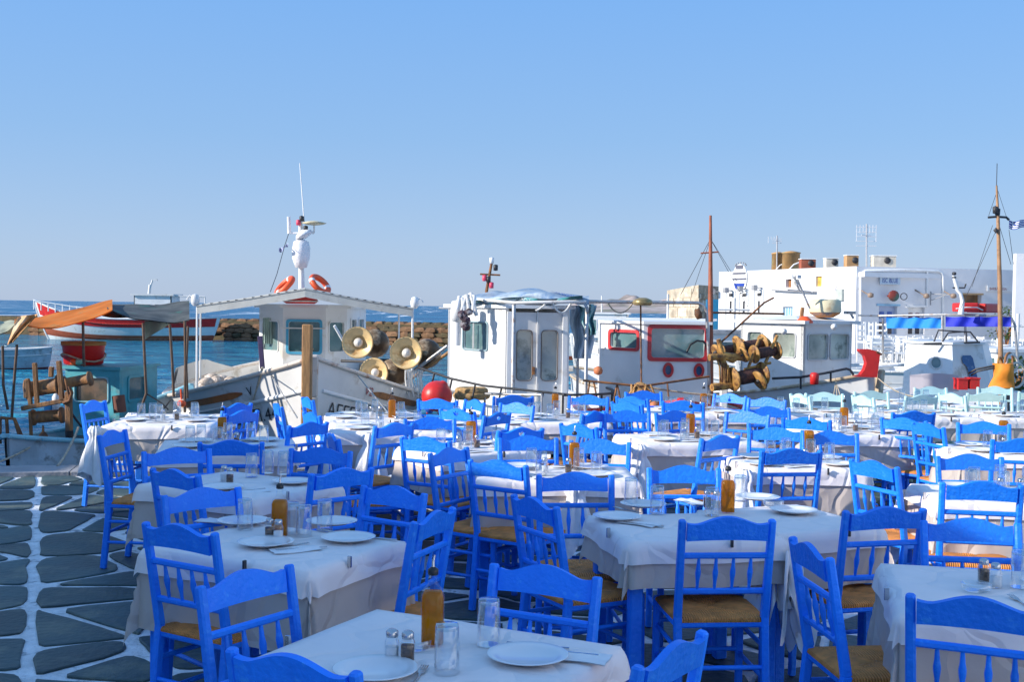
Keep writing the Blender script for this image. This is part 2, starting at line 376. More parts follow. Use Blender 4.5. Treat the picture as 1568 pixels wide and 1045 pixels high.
# flagstones: a jittered Voronoi, kept to both sides of one straight wide joint
LA = Vector((-4.82, 11.96)); LB = Vector((-2.28, 5.54)); LD = (LB-LA).normalized(); LN = Vector((-LD.y, LD.x))   # LN points to +x side
def clip(poly, px, py, nx, ny):
    out = []; n = len(poly)
    for i in range(n):
        a = poly[i]; b = poly[(i+1) % n]
        da = (a[0]-px)*nx+(a[1]-py)*ny; db = (b[0]-px)*nx+(b[1]-py)*ny
        if da <= 0: out.append(a)
        if (da < 0 < db) or (db < 0 < da):
            t = da/(da-db); out.append((a[0]+(b[0]-a[0])*t, a[1]+(b[1]-a[1])*t))
    return out
seeds = []
SU, SV = .46, .50
for i in range(-22, 24):
    for j in range(-34, 26):
        u = (i+.5+(.5 if j % 2 else 0)+rnd.uniform(-.48, .48))*SU; v = (j+.5+rnd.uniform(-.5, .5))*SV
        if rnd.random() < .16: continue
        if abs(u) < .12: u = .12 if u >= 0 else -.12
        p = LB+LN*u+LD*v
        if -11 < p.x < 9 and 1.2 < p.y < quay_y(p.x)-.3: seeds.append((p.x, p.y, u))
pav = thing('paving', (0, 0, 0)); pav['kind'] = 'structure'
cells = []
gridh = {}
for k, q in enumerate(seeds): gridh.setdefault((int(q[0]//1.2), int(q[1]//1.2)), []).append(k)
for k, (x, y, u) in enumerate(seeds):
    P = [(x-.8, y-.8), (x+.8, y-.8), (x+.8, y+.8), (x-.8, y+.8)]
    gx, gy = int(x//1.2), int(y//1.2)
    for a in (-2, -1, 0, 1, 2):
        for b in (-2, -1, 0, 1, 2):
            for j in gridh.get((gx+a, gy+b), ()):
                if j == k: continue
                X, Y, U = seeds[j]; dx, dy = X-x, Y-y; d = hypot(dx, dy)
                if d > 1.9 or (u > 0) != (U > 0): continue
                g = .022+.034*abs(nz(x*3+X*3, y*3+Y*3, 1))*2
                P = clip(P, x+dx*.5-dx/d*g, y+dy*.5-dy/d*g, dx/d, dy/d)
                if len(P) < 3: break
            if len(P) < 3: break
    if len(P) < 3: continue
    # straight joint
    gj = .030; sgn = 1 if u > 0 else -1
    P = clip(P, LB.x+LN.x*gj*sgn, LB.y+LN.y*gj*sgn, -LN.x*sgn, -LN.y*sgn)
    if len(P) >= 3: P = clip(P, x, quay_y(x)-.50, -.196, .98)
    if len(P) < 3: continue
    # rounded, slightly wobbly outline
    for it in range(2):
        Q = []; c_ = (.14, .25)[it]
        for i in range(len(P)):
            a = P[i]; b = P[(i+1) % len(P)]
            Q += [(a[0]*(1-c_)+b[0]*c_, a[1]*(1-c_)+b[1]*c_), (a[0]*c_+b[0]*(1-c_), a[1]*c_+b[1]*(1-c_))]
        P = Q
    cx = sum(p[0] for p in P)/len(P); cy = sum(p[1] for p in P)/len(P)
    P = [(p[0]+.03*nz(p[0]*6, p[1]*6, 5), p[1]+.03*nz(p[0]*6, p[1]*6, 8)) for p in P]
    ar = abs(sum(P[i][0]*P[(i+1) % len(P)][1]-P[(i+1) % len(P)][0]*P[i][1] for i in range(len(P))))/2
    if ar < .012: continue
    vis = abs(cx)/max(cy, .1) < .46 and cy > 2.9
    # the open floor at the left shows the most of them
    cells.append((((0 if cx < -1.2 else 3)+cy*.12+(0 if vis else 50)), P, cx, cy))
cells.sort(key=lambda c: c[0])
def stone_mesh(mb, P, cx, cy):
    n = len(P); h = .007+.004*nz(cx*3, cy*3, 2); tilt = (.012*nz(cx*5, cy, 3), .012*nz(cx, cy*5, 4))
    def zz(p, k): return h*k+(p[0]-cx)*tilt[0]*k+(p[1]-cy)*tilt[1]*k
    A = [(p[0], p[1], -.012) for p in P]
    B = [(p[0], p[1], zz(p, .55)) for p in P]
    C = []
    for p in P:
        d = hypot(p[0]-cx, p[1]-cy); k = 1-min(.011/d, .3); q = (cx+(p[0]-cx)*k, cy+(p[1]-cy)*k); C.append((*q, zz(q, 1)))
    fs = []
    for i in range(n): j = (i+1) % n; fs += [(i, j, n+j, n+i), (n+i, n+j, 2*n+j, 2*n+i)]
    fs.append(tuple(range(2*n, 3*n)))
    ar = sum(P[i][0]*P[(i+1) % n][1]-P[(i+1) % n][0]*P[i][1] for i in range(n))
    if ar < 0: fs = [f[::-1] for f in fs]
    mb.add(A+B+C, fs)
rest = MB()
for k, (s_, P, cx, cy) in enumerate(cells):
    if k < 290:
        b = MB(); stone_mesh(b, P, cx, cy); sub(pav, b, 'flagstone', FLAG)
    else: stone_mesh(rest, P, cx, cy)
o = sub(pav, rest, 'distant_flagstones', FLAG); o['kind'] = 'stuff'

# water
def water_mat(name, deep, bright, sc, foam=0, rough=.12, bstr=.9, bdist=.25, stretch=(1, 1, 1)):
    m = bpy.data.materials.new(name); m.use_nodes = True; n = m.node_tree.nodes; l = m.node_tree.links; b = n['Principled BSDF']
    b.inputs['Roughness'].default_value = rough; b.inputs['IOR'].default_value = 1.33; b.inputs['Specular IOR Level'].default_value = .26
    tc = n.new('ShaderNodeTexCoord'); mp = n.new('ShaderNodeMapping'); mp.inputs['Scale'].default_value = stretch; l.new(tc.outputs['Object'], mp.inputs[0])
    a = n.new('ShaderNodeTexNoise'); a.inputs['Scale'].default_value = sc; a.inputs['Detail'].default_value = 6; a.inputs['Roughness'].default_value = .6; a.inputs['Distortion'].default_value = .6; l.new(mp.outputs[0], a.inputs['Vector'])
    c = n.new('ShaderNodeTexNoise'); c.inputs['Scale'].default_value = sc*.12; c.inputs['Detail'].default_value = 4; l.new(mp.outputs[0], c.inputs['Vector'])
    ad = n.new('ShaderNodeMath'); ad.operation = 'ADD'; l.new(a.outputs[0], ad.inputs[0]); l.new(c.outputs[0], ad.inputs[1])
    bp = n.new('ShaderNodeBump'); bp.inputs['Strength'].default_value = bstr; bp.inputs['Distance'].default_value = bdist; l.new(ad.outputs[0], bp.inputs['Height']); l.new(bp.outputs[0], b.inputs['Normal'])
    r = n.new('ShaderNodeValToRGB'); r.color_ramp.elements[0].position = .40; r.color_ramp.elements[1].position = .62
    r.color_ramp.elements[0].color = (*deep, 1); r.color_ramp.elements[1].color = (*bright, 1); l.new(a.outputs[0], r.inputs[0])
    cur = r.outputs[0]
    if foam:
        f = n.new('ShaderNodeTexNoise'); f.inputs['Scale'].default_value = foam; f.inputs['Detail'].default_value = 8; f.inputs['Roughness'].default_value = .7; fm = n.new('ShaderNodeMapping'); fm.inputs['Scale'].default_value = (.16/foam, .012/foam, 1); l.new(tc.outputs['Object'], fm.inputs[0]); f.inputs['Scale'].default_value = foam; l.new(fm.outputs[0], f.inputs['Vector'])
        fr = n.new('ShaderNodeValToRGB'); fr.color_ramp.elements[0].position = .575; fr.color_ramp.elements[1].position = .61; l.new(f.outputs[0], fr.inputs[0])
        mx = n.new('ShaderNodeMix'); mx.data_type = 'RGBA'; l.new(fr.outputs[0], mx.inputs[0]); l.new(cur, mx.inputs[6]); mx.inputs[7].default_value = (.75, .8, .85, 1); cur = mx.outputs[2]
        mr = n.new('ShaderNodeMapRange'); l.new(fr.outputs[0], mr.inputs[0]); mr.inputs[3].default_value = rough; mr.inputs[4].default_value = .9; l.new(mr.outputs[0], b.inputs['Roughness'])
    l.new(cur, b.inputs['Base Color']); return m
WL = -.8
HW = water_mat('harbour_water', (.002, .10, .22), (.05, .36, .50), 1.0, rough=.10, bstr=1, bdist=1.1, stretch=(.5, 1.2, 1))
OW = water_mat('open_sea_water', (.001, .065, .17), (.010, .17, .30), .10, foam=.10, rough=.3, bstr=1, bdist=4, stretch=(.4, .8, 1))
def bw_y(x): return 76-.42*(x+8) if x < 40 else 55.8     # line of the breakwater and of the harbour mouth
# real ripples where the camera is nearest
def ripple(x, y):
    return WL+.05*nz(x*1.1+4, y*1.9, 0)+.035*nz(x*2.6, y*4.0+9, 3)+.010*nz(x*6, y*9, 6)
m = MB()
def fn(u, v):
    x = -40+v*75; y = 10+u*34
    return (x, y, ripple(x, y))
m.grid(fn, 240, 300)
m.add([(-900, -2, WL), (-40, -2, WL), (-40, 44, WL), (-900, 44, WL)], [(0, 1, 2, 3)])
m.add([(35, 10, WL), (900, 10, WL), (900, 44, WL), (35, 44, WL)], [(0, 1, 2, 3)])
xs = [-900, -400, -200, -100, -60, -40, -20, -8, 10, 30, 40, 60, 200, 900]
for a, b in zip(xs[:-1], xs[1:]):
    m.add([(a, 44, WL), (b, 44, WL), (b, min(300, bw_y(b)), WL), (a, min(300, bw_y(a)), WL)], [(0, 1, 2, 3)])
struct('harbour_water', m, HW)
m = MB()
for a, b in zip(xs[:-1], xs[1:]):
    m.add([(a, min(300, bw_y(a)), WL), (b, min(300, bw_y(b)), WL), (b*8 if abs(b) > 800 else b, 7500, WL), (a*8 if abs(a) > 800 else a, 7500, WL)], [(0, 1, 2, 3)])
struct('sea', m, OW)

# far low shore
m = MB()
for x0, x1, y0, hh in ((34, 250, 620, 5.2), (60, 400, 1500, 16)):
    def fn(u, v):
        x = x0+(x1-x0)*u; k = sin(pi*min(1, u*3)/2)**.6*(1+.4*nz(x*.03, y0)); prof = sin(pi*v)
        return (x, y0+v*90+10*nz(x*.02, 5), WL-.3+hh*k*prof*(1+.35*nz(x*.06, v*4, 7)))
    m.grid(fn, 90, 12)
struct('far_shore', m, mat('far_shore_earth', (.40, .33, .30), .95, .3, .03, col2=(.20, .20, .15), mix2=.35, s2=.05))

# breakwater of stacked rocks, three rough courses
rocks = []
for k in range(9):
    b = MB(); vs = []; N = 8
    import itertools
    rr = random.Random(50+k)
    def blob(u, v):
        th = 2*pi*u; ph = pi*v; d = Vector((cos(th)*sin(ph), sin(th)*sin(ph), cos(ph)))
        q = max(abs(d.x), abs(d.y), abs(d.z)); d = d/(q**.7); d *= .5+.16*nz(d.x*2+k*7, d.y*2, d.z*2)
        return (d.x, d.y, d.z)
    b.grid(blob, 8, 5, smooth=False)
    me_o = b.build('rock', ROCK if k % 3 else ROCKD); rocks.append(me_o.data); bpy.data.objects.remove(me_o)
bw = thing('breakwater', (-20, 81, WL), 'long low wall of stacked brown rocks across the harbour behind the boats', 'breakwater')
x = -46.0; nrock = 0
core = MB()
for a, b_ in ((-60, -2.2),):
    for y0, y1, z1 in ((.35, 3.2, 1.35),):
        core.add([(a, bw_y(a)+y0, -1.5), (b_, bw_y(b_)+y0, -1.5), (b_, bw_y(b_)+y1, -1.5), (a, bw_y(a)+y1, -1.5), (a, bw_y(a)+y0, WL+z1), (b_, bw_y(b_)+y0, WL+z1), (b_, bw_y(b_)+y1, WL+z1), (a, bw_y(a)+y1, WL+z1)],
                 [(0,1,5,4),(1,2,6,5),(2,3,7,6),(3,0,4,7),(4,5,6,7)])
sub(bw, core, 'rubble_core', ROCKD)
for row in range(5):
    x = -47+.4*row
    while x < -2.0:
        s_ = rnd.uniform(.62, .95); top = row == 4
        if not(-33 < x < -20 and row < 2 and rnd.random() < .8) and nrock < 297 and not(x < -36):
            o = bpy.data.objects.new('rock', rnd.choice(rocks)); COL.objects.link(o); o.parent = bw
            z = .05+row*.315
            o.location = (x+20, bw_y(x)-81+(0.0 if not top else .5)+.12*row+rnd.uniform(-.1, .1), z)
            o.scale = (s_*1.2, .62 if not top else 1.0, .40*rnd.uniform(.95, 1.12)); o.rotation_euler = (rnd.uniform(-.06, .06), rnd.uniform(-.04, .04), rnd.uniform(-.1, .1)+math.atan(-.42)); nrock += 1
        x += s_*1.02

# far quay with the white terrace
FQ = MB()
FQ.plate([[(7.5, 62), (10.5, 37.2), (40, 34.6), (70, 34.6), (70, 85), (7.5, 85)]], (0, 0, -2), (1, 0, 0), (0, 1, 0), 2.0)
struct('far_quay', FQ, mat('pale_paving', (.52, .52, .53), .85, .1, .5, .3, 3, col2=(.40, .40, .41), mix2=.25, s2=.6))
ramp = MB(); ramp.box((13.6, 36.2, -.2), (3.4, 3.2, .5)); ramp.box((11, 36.4, -.35), (3, 2.6, .4))
struct('slipway', ramp, CONC)

# ================================================================ BUILDINGS
def wallplate(mb, A, B, z0, z1, holes, th=.35, mi=0):
    """upright wall from A to B (xy) with rectangular holes [(u0,u1,v0,v1)]; front is to the right of A->B"""
    A = Vector((*A, 0)); B = Vector((*B, 0)); u = (B-A).normalized(); L = (B-A).length
    loops = [[(0, z0), (L, z0), (L, z1), (0, z1)]]+[[(a, c), (b, c), (b, d), (a, d)] for a, b, c, d in holes]
    n = u.cross(Vector((0, 0, 1)))
    mb.plate(loops, A-n*th, u, (0, 0, 1), th, mi); return A, u, n
WB_A = (dep(1100, 480, 60).x, 60); WB_K = (dep(1310, 480, 50).x, 50); WB_R = (dep(1556, 480, 51.9).x, 51.9)
ZT = 3.72
wb = thing('white_building', (WB_K[0], WB_K[1], 0), 'long flat roofed whitewashed building with shield emblem and narrow niches across the harbour', 'building')
Av = Vector((*WB_A, 0)); Kv = Vector((*WB_K, 0)); uL = (Kv-Av).normalized(); nL = uL.cross(Vector((0, 0, 1))); LL = (Kv-Av).length
def onL(px, py):
    """where the picture ray meets the left wall: (u along wall, z)"""
    d = _ray(px, py); E0 = Vector((0, 0, EYE)); t = (Av-E0).dot(nL)/d.dot(nL); p = E0+d*t
    return (p-Av).dot(uL), p.z
def onR(px, py):
    d = _ray(px, py); R = Vector((*WB_R, 0)); uR = (R-Kv).normalized(); nR = uR.cross(Vector((0, 0, 1)))
    E0 = Vector((0, 0, EYE)); t = (Kv-E0).dot(nR)/d.dot(nR); p = E0+d*t
    return (p-Kv).dot(uR), p.z
uR = (Vector((*WB_R, 0))-Kv).normalized(); nR = uR.cross(Vector((0, 0, 1))); LR = (Vector((*WB_R, 0))-Kv).length
def rectL(px0, py0, px1, py1):
    a = onL(px0, py1); b = onL(px1, py0); return (a[0], b[0], a[1], b[1])
def rectR(px0, py0, px1, py1):
    a = onR(px0, py1); b = onR(px1, py0); return (a[0], b[0], a[1], b[1])
niches = [rectL(1112, 446, 1126, 492), rectL(1132.5, 446, 1146, 494), rectL(1155.5, 445, 1169, 492)]
winL = [rectL(1198, 470, 1214, 503), rectL(1203, 427.5, 1212, 440.5), rectL(1249, 423, 1258.5, 439)]
mb = MB(); wallplate(mb, WB_A, WB_K, 0, ZT, winL, .35); sub(wb, mb, 'left_wall', PLASTER)
doors = [rectR(1345, 469, 1374, 512), rectR(1390, 471, 1416, 512), rectR(1471, 452, 1503, 474)]
mb = MB(); wallplate(mb, WB_K, WB_R, 0, ZT, doors, .35)
Rv = Vector((*WB_R, 0)); back = Rv-nR*9; back2 = Av-nL*9
mb.plate([[(0, 0), ((back2-back).length, 0), ((back2-back).length, ZT), (0, ZT)]], back, (back2-back).normalized(), (0, 0, 1), .3)
mb.plate([[(0, 0), (9, 0), (9, ZT), (0, ZT)]], Rv-nR*.36, -nR, (0, 0, 1), .3)
sub(wb, mb, 'front_wall', PLASTER)
mb = MB(); rf = [(Av.x-nL.x*.36, Av.y-nL.y*.36), (Kv.x-nL.x*.36-nR.x*.36, Kv.y-.36), (Rv.x-nR.x*.36, Rv.y-nR.y*.36), (back.x, back.y), (back2.x, back2.y)]
mb.plate([rf], (0, 0, ZT-.45), (1, 0, 0), (0, 1, 0), .2); sub(wb, mb, 'roof', PLASTER)
def slab(parent, base, u, n, r, d0, d1, name, m, fr=None):
    """box on/in a wall: r=(u0,u1,z0,z1), from d0 to d1 out of the wall"""
    b = MB(); u0, u1, z0, z1 = r; c = base+u*((u0+u1)/2)+n*((d0+d1)/2); c.z = (z0+z1)/2
    R = Matrix((u, n, Vector((0, 0, 1)))).transposed()
    b.box(c, (u1-u0, abs(d1-d0), z1-z0), R); return sub(parent, b, name, m)
def inset(r, a, b=None): b = a if b is None else b; return (r[0]+a, r[1]-a, r[2]+b, r[3]-b)
for r in niches:
    # raised surround drawn as a fine moulding, with a square and a slit opening
    for q in ((r[0]-.05, r[0], r[2], r[3]), (r[1], r[1]+.05, r[2], r[3]), (r[0]-.05, r[1]+.05, r[3], r[3]+.05)):
        slab(wb, Av, uL, nL, q, 0, .07, 'niche_moulding', WHITEP)
    c = (r[0]+r[1])/2; w_ = (r[1]-r[0])
    slab(wb, Av, uL, nL, (c-w_*.2, c+w_*.22, r[3]-.27, r[3]-.12), -.02, .02, 'vent_opening', DARKM)
    slab(wb, Av, uL, nL, (c-w_*.1, c+w_*.1, r[3]-1.1, r[3]-.5), -.02, .02, 'slit_opening', DARKM)
for k, (px, py) in enumerate(((1101, 447), (1122, 445), (1144, 443), (1166, 441))):
    u_, z_ = onL(px, py); p = Av+uL*u_; p.z = z_
    b = MB(); b.beam(p, p+nL*.35, .05, .05); b.box(p+nL*.4+Vector((0, 0, .0)), (.22, .22, .26), rotz(atan2(uL.y, uL.x))); sub(wb, b, 'wall_lamp', mat('grey_metal', (.32, .32, .33), .6, .1, 5))
r = winL[0]; slab(wb, Av, uL, nL, (r[0]-.0, r[1]+.0, r[2], r[3]), -.16, -.13, 'window', PALEBL)
for k in range(4): a = r[0]+(r[1]-r[0])*(k+.5)/4; slab(wb, Av, uL, nL, (a-.02, a+.02, r[2]+.05, r[3]-.05), -.13, -.10, 'window_bar', WHITEP)
slab(wb, Av, uL, nL, winL[1], -.2, -.16, 'window', mat('brown_shutter', (.30, .13, .05), .6, .2, 6))
slab(wb, Av, uL, nL, winL[2], -.2, -.10, 'window', mat('yellow_shutter', (.62, .38, .07), .6, .2, 6))
# shield emblem
sc_u, sc_z = onL(1134.5, 425); shield = MB(); P = []
for k in range(20):
    g = 2*pi*k/20; P.append((.62*cos(g), .66*sin(g) if sin(g) > 0 else .78*sin(g)))
cS = Av+uL*sc_u+nL*.03; cS.z = sc_z
shield.plate([P], cS, uL, (0, 0, 1), .05); se = sub(wb, shield, 'shield_emblem', WHITEP)
b = MB()
for z0, z1, hw in ((.42, .60, .30), (.16, .24, .54), (-.12, -.04, .58)): b.box(cS+nL*.07+Vector((0, 0, (z0+z1)/2)), (hw*2, .03, z1-z0), rotz(atan2(uL.y, uL.x)))
sub(se, b, 'stripe', mat('shield_grey', (.12, .12, .16), .6, .1, 8))
b = MB(); b.plate([[(-.48, -.30), (.48, -.30), (.34, -.54), (0, -.70), (-.34, -.54)]], cS+nL*.055, uL, (0, 0, 1), .02); sub(se, b, 'blue_tip', INKB)
b = MB()
for k in range(7):
    g = pi*k/6; b.beam(cS+uL*.46*cos(g)+Vector((0, 0, .58+.12*sin(g)))-uL*.04, cS+uL*.46*cos(g)+Vector((0, 0, .60+.14*sin(g)))+uL*.04, .06, .06)
sub(se, b, 'crown_moulding', mat('grey_metal', (.3,)*3))
u_, z_ = onL(1268, 446); p0 = Av+uL*u_; p0.z = z_
b = MB(); text_flat(b, 'Σιγή', .42, p0, uL, (0, 0, 1), .02); sub(wb, b, 'faint_lettering', mat('pale_lilac_paint', (.50, .48, .60), .7, .05, 5))
u_, z_ = onL(1288, 452); b = MB(); b.box((Av+uL*u_+nL*.06)*1+Vector((0, 0, z_)), (.4, .12, .5), rotz(atan2(uL.y, uL.x))); sub(wb, b, 'meter_box', mat('green_grey', (.42, .46, .42), .6, .1, 5))
b = MB()
for dz in (0,): 
    u_, z_ = onL(1218, 446); p = Av+uL*u_+nL*.1+Vector((0, 0, z_)); b.beam(p-uL*1.6+Vector((0, 0, .06)), p+uL*1.6-Vector((0, 0, .06)), .25, .06)
sub(wb, b, 'ledge', mat('grey_metal', (.3,)*3))
# front wall: pipe mouldings, sign, lamps, doors
b = MB()
def ptR(px, py, d=.04):
    u_, z_ = onR(px, py); q = Kv+uR*u_+nR*d; q.z = z_; return q
b.tube([ptR(1317, 520), ptR(1317, 428), ptR(1318.5, 420), ptR(1324, 415), ptR(1380, 413.5), ptR(1436, 415.5), ptR(1441, 418), ptR(1443, 424), ptR(1443, 520)], .055, 8)
b.tube([ptR(1419, 414), ptR(1418.5, 470)], .05, 6); sub(wb, b, 'pipe', WHITEP)
slab(wb, Kv, uR, nR, rectR(1345, 424.5, 1376, 435.5), .10, .14, 'sign_board', mat('pale_blue_board', (.50, .62, .72), .6, .04, 4))
b = MB(); u_, z_ = onR(1348, 433); p0 = Kv+uR*u_; p0.z = z_
text_flat(b, 'ISC BLUE', .22, p0, uR*.88, (0, 0, 1.25), .15); sub(wb, b, 'sign_lettering', INKB)
slab(wb, Kv, uR, nR, rectR(1510, 438, 1549, 446), .04, .07, 'sign_board', WHITEP)
b = MB(); u_, z_ = onR(1513.5, 444.3); p0 = Kv+uR*u_; p0.z = z_
text_flat(b, 'BARBAROSSA', .165, p0, uR*.86, (0, 0, 1), .08); sub(wb, b, 'sign_lettering', INKR)
for px, py in ((1325, 452), (1410, 453), (1451, 453)):
    p = ptR(px, py, .0); b = MB(); b.tube([p+Vector((-.35, 0, .3)), p+nR*.3+Vector((-.1, 0, .05)), p+nR*.4], .03, 6); b.lathe([(.02, .1), (.12, .06), (.13, -.08), (.05, -.12)], p+nR*.42, 12); sub(wb, b, 'wall_lamp', mat('bronze_lamp', (.28, .20, .15), .5, .2, 6))
p = ptR(1359.5, 453.5, .45); b = MB(); b.tube([p-nR*.45, p], .04, 6); b.lathe([(.0, .05), (.2, .04), (.24, 0), (.2, -.05), (0, -.08)], p, 14, Matrix.Rotation(pi/2, 3, 'X')); sub(wb, b, 'round_lamp', mat('dark_red_green', (.20, .03, .02), .5, .3, 2, col2=(.02, .12, .10), mix2=.6, s2=1.2))
b = MB(); b.tube([p+Vector((.43+.14*cos(g), 0, -.02+.14*sin(g))) for g in [2*pi*k/16 for k in range(16)]], .02, 6, closed=True); sub(wb, b, 'ring', DARKM)
b = MB(); p = ptR(1425, 450, .0); b.beam(p+Vector((0, 0, .1)), p+Vector((0, 0, -.5)), .05, .05); b.beam(p, p+nR*.5+Vector((.5, 0, -.05)), .04, .04); b.beam(p+Vector((0, 0, -.3)), p+nR*.4+Vector((.4, 0, -.06)), .03, .03); sub(wb, b, 'bracket', mat('grey_metal', (.3,)*3))
for k, r in enumerate(doors[:2]):
    slab(wb, Kv, uR, nR, r, -.3, -.2, 'door', mat('door_pale_blue', (.40, .48, .66), .6, .06, 3) if k == 0 else WHITEP)
    a, c = (r[0]+r[1])/2, (r[1]-r[0])*.16
    for s_ in (-1, 1):
        slab(wb, Kv, uR, nR, (a+s_*c*1.35-c*.75, a+s_*c*1.35+c*.75, r[3]-.55, r[3]-.25), -.2, -.17, 'door_pane', BLUEDOOR if k == 0 else mat('dark_red_pane', (.13, .015, .03), .3, .2, 4))
        slab(wb, Kv, uR, nR, (a+s_*c*1.35-c*.75, a+s_*c*1.35+c*.75, r[3]-1.2, r[3]-.7), -.2, -.17, 'door_pane', mat('dark_pane', (.03, .03, .045), .2, .2, 4))
    slab(wb, Kv, uR, nR, (r[0]-.12, r[1]+.12, r[3], r[3]+.08), 0, .05, 'lintel', PALEBL if k == 0 else WHITEP)
r = doors[2]; slab(wb, Kv, uR, nR, r, -.32, -.26, 'window', mat('brown_window', (.30, .16, .06), .4, .4, 2, col2=(.10, .16, .06), mix2=.5, s2=2))
slab(wb, Kv, uR, nR, (r[0]-.06, r[1]+.06, r[3], r[3]+.07), -.05, .06, 'lintel', mat('ochre_lintel', (.45, .30, .16), .7, .1, 4))
# rooftop gear: each its own thing
def roof_pt(px, py, back=1.2):
    y = 50+back if px > 1310 else 60-(px-1100)/210*10+back
    p = dep(px, py, y); p.z = max(p.z, ZT-.25); return p
TANKM = mat('ochre_tank', (.46, .26, .10), .6, .25, 2, .1, 10, col2=(.34, .36, .18), mix2=.4, s2=1.3)
for k, (px, w_, h_, lab) in enumerate(((1191, .26, 1.05, 'smaller ochre water tank at the left on the white roof'), (1211, .36, 1.05, 'larger ochre water tank beside the antenna pole on the white roof'))):
    p = roof_pt(px, 413, 1.4); p.z = ZT-.25; b = MB(); b.lathe([(w_*1.15, 0), (w_*1.2, .02), (w_*1.15, h_), (w_*1.25, h_), (w_*1.25, h_+.05), (w_*.3, h_+.12), (0, h_+.12)], p, 18)
    t = thing('water_tank', p, lab, 'water tank', 'tanks on the white roof'); sub(t, b, 'tank_shell', TANKM); b = MB(); b.tube([p+Vector((-.3, -.3, .1)), p+Vector((0, -w_-.2, .5)), p+Vector((.5, -.4, .7))], .035, 6); sub(t, b, 'pipe', WHITEP)
for k, (px, w_, h_, mm, lab) in enumerate(((1236, .55, .45, 'rust_red_box', 'low rust red box on the white roof right of the tanks'), (1272, .45, .42, 'cream_box', 'cream coloured air unit near the middle of the white roof'), (1303, .42, .5, 'ochre_box', 'ochre box at the corner of the white roof'), (1352, .8, .48, 'cream_box', 'long pale air unit on the roof right of the tall antenna'))):
    p = roof_pt(px, 412, .9); p.z = ZT-.25; cc = {'rust_red_box': (.38, .10, .05), 'cream_box': (.66, .60, .50), 'ochre_box': (.50, .28, .12)}[mm]
    t = thing('roof_unit', p, lab, 'roof unit', 'boxes on the white roof'); b = MB(); b.box(p+Vector((0, 0, .25+h_/2)), (w_*1.2, .5, h_)); sub(t, b, 'casing', mat(mm, cc, .6, .15, 3))
    b = MB(); b.box(p+Vector((0, 0, .27+h_)), (w_*1.28, .56, .04)); b.box(p+Vector((w_*.4, 0, .12)), (.08, .4, .24)); b.box(p+Vector((-w_*.4, 0, .12)), (.08, .4, .24)); sub(t, b, 'lid_and_feet', WHITEP)
    b = MB(); b.lathe([(.14, 0), (.14, .03), (0, .03)], p+Vector((.1, -.26, .3+h_/2)), 12, Matrix.Rotation(pi/2, 3, 'X')); sub(t, b, 'fan_grille', DARKM)
def antenna(px, py0, py1, lab, big):
    p = roof_pt(px, py0, 1.0); p.z = ZT-.25; q = dep(px, py1, p.y); t = thing('tv_antenna', p, lab, 'antenna'); b = MB(); b.tube([p, q], .035, 6); sub(t, b, 'mast_pole', mat('antenna_grey', (.45, .45, .47), .5, .1, 6))
    b = MB(); s_ = 1.0 if big else .5
    for k in range(5 if big else 3):
        z = q.z-.15-.2*k*s_; b.beam((q.x-.45*s_, q.y, z), (q.x+.45*s_, q.y, z), .025, .025)
    for k in range(7 if big else 3): X = q.x+(-.42+.14*k)*s_*(1 if big else 2); b.beam((X, q.y, q.z-.05), (X, q.y, q.z-(.75 if k in (0, 6) else .4)*s_), .022, .022)
    b.beam((q.x-.3*s_, q.y-.3, q.z-.5*s_), (q.x+.3*s_, q.y+.3, q.z-.5*s_), .03, .03)
    sub(t, b, 'aerial_rods', mat('antenna_pale', (.66, .66, .68), .5, .1, 6))
antenna(1327, 405, 343, 'tall pale television antenna with a wide rack on the white roof', True)
antenna(1190, 392, 361, 'small forked antenna on a pole above the ochre tanks', False)
# right edge white building and low wall with blue door
p0 = dep(1556, 400, 42); wb2 = thing('white_house', (p0.x, 42, 0), 'tall white house with a blue door cut off by the right edge', 'building')
mb = MB(); wallplate(mb, (p0.x, 42), (p0.x+9, 41.2), 0, 3.95, [(.35, 1.5, 0, 2.25)], .3); bk = Vector((p0.x*49/42+.3, 49, 0)); mb.plate([[(0, 0), (7.2, 0), (7.2, 3.95), (0, 3.95)]], bk, (Vector((p0.x+.05, 42.05, 0))-bk).normalized(), (0, 0, 1), -.3)
mb.plate([[(p0.x+.15, 42.3), (p0.x+9, 41.6), (p0.x+9, 49), (bk.x+.1, 49)]], (0, 0, 3.6), (1, 0, 0), (0, 1, 0), .2); sub(wb2, mb, 'wall', PLASTER)
b = MB(); b.box((p0.x+.95, 42.12, 1.12), (1.14, .06, 2.24)); sub(wb2, b, 'door', mat('slate_blue_door', (.14, .20, .45), .5, .1, 5))
# stone house
sh = thing('stone_house', (11.5, 75, 0), 'small ruined stone house with a cream plaster side left of the white building', 'building')
A = dep(1021, 470, 76); B = dep(1069, 470, 73); C = dep(1100, 470, 78)
zt0 = dep(1021, 445, 76).z; zt1 = dep(1069, 436.5, 73).z; zt2 = dep(1098, 439, 78).z
mb = MB(); mb.add([(A.x, A.y, 0), (B.x, B.y, 0), (B.x, B.y, zt1), (A.x, A.y, zt0), (A.x+1, A.y+6, 0), (A.x+1, A.y+6, zt0)], [(0, 1, 2, 3), (4, 0, 3, 5)]); sub(sh, mb, 'cream_wall', CSTONE)
mb = MB(); mb.add([(B.x, B.y, 0), (C.x, C.y, 0), (C.x, C.y, zt2), (B.x, B.y, zt1), (A.x+1, A.y+6, zt0), (C.x, C.y+5, zt2)], [(0, 1, 2, 3), (3, 2, 5, 4)]); sub(sh, mb, 'side_wall', HSTONE)
dBC = (C-B); dBC.z = 0; LBC = dBC.length; dBC.normalize(); nBC = dBC.cross(Vector((0, 0, 1)))
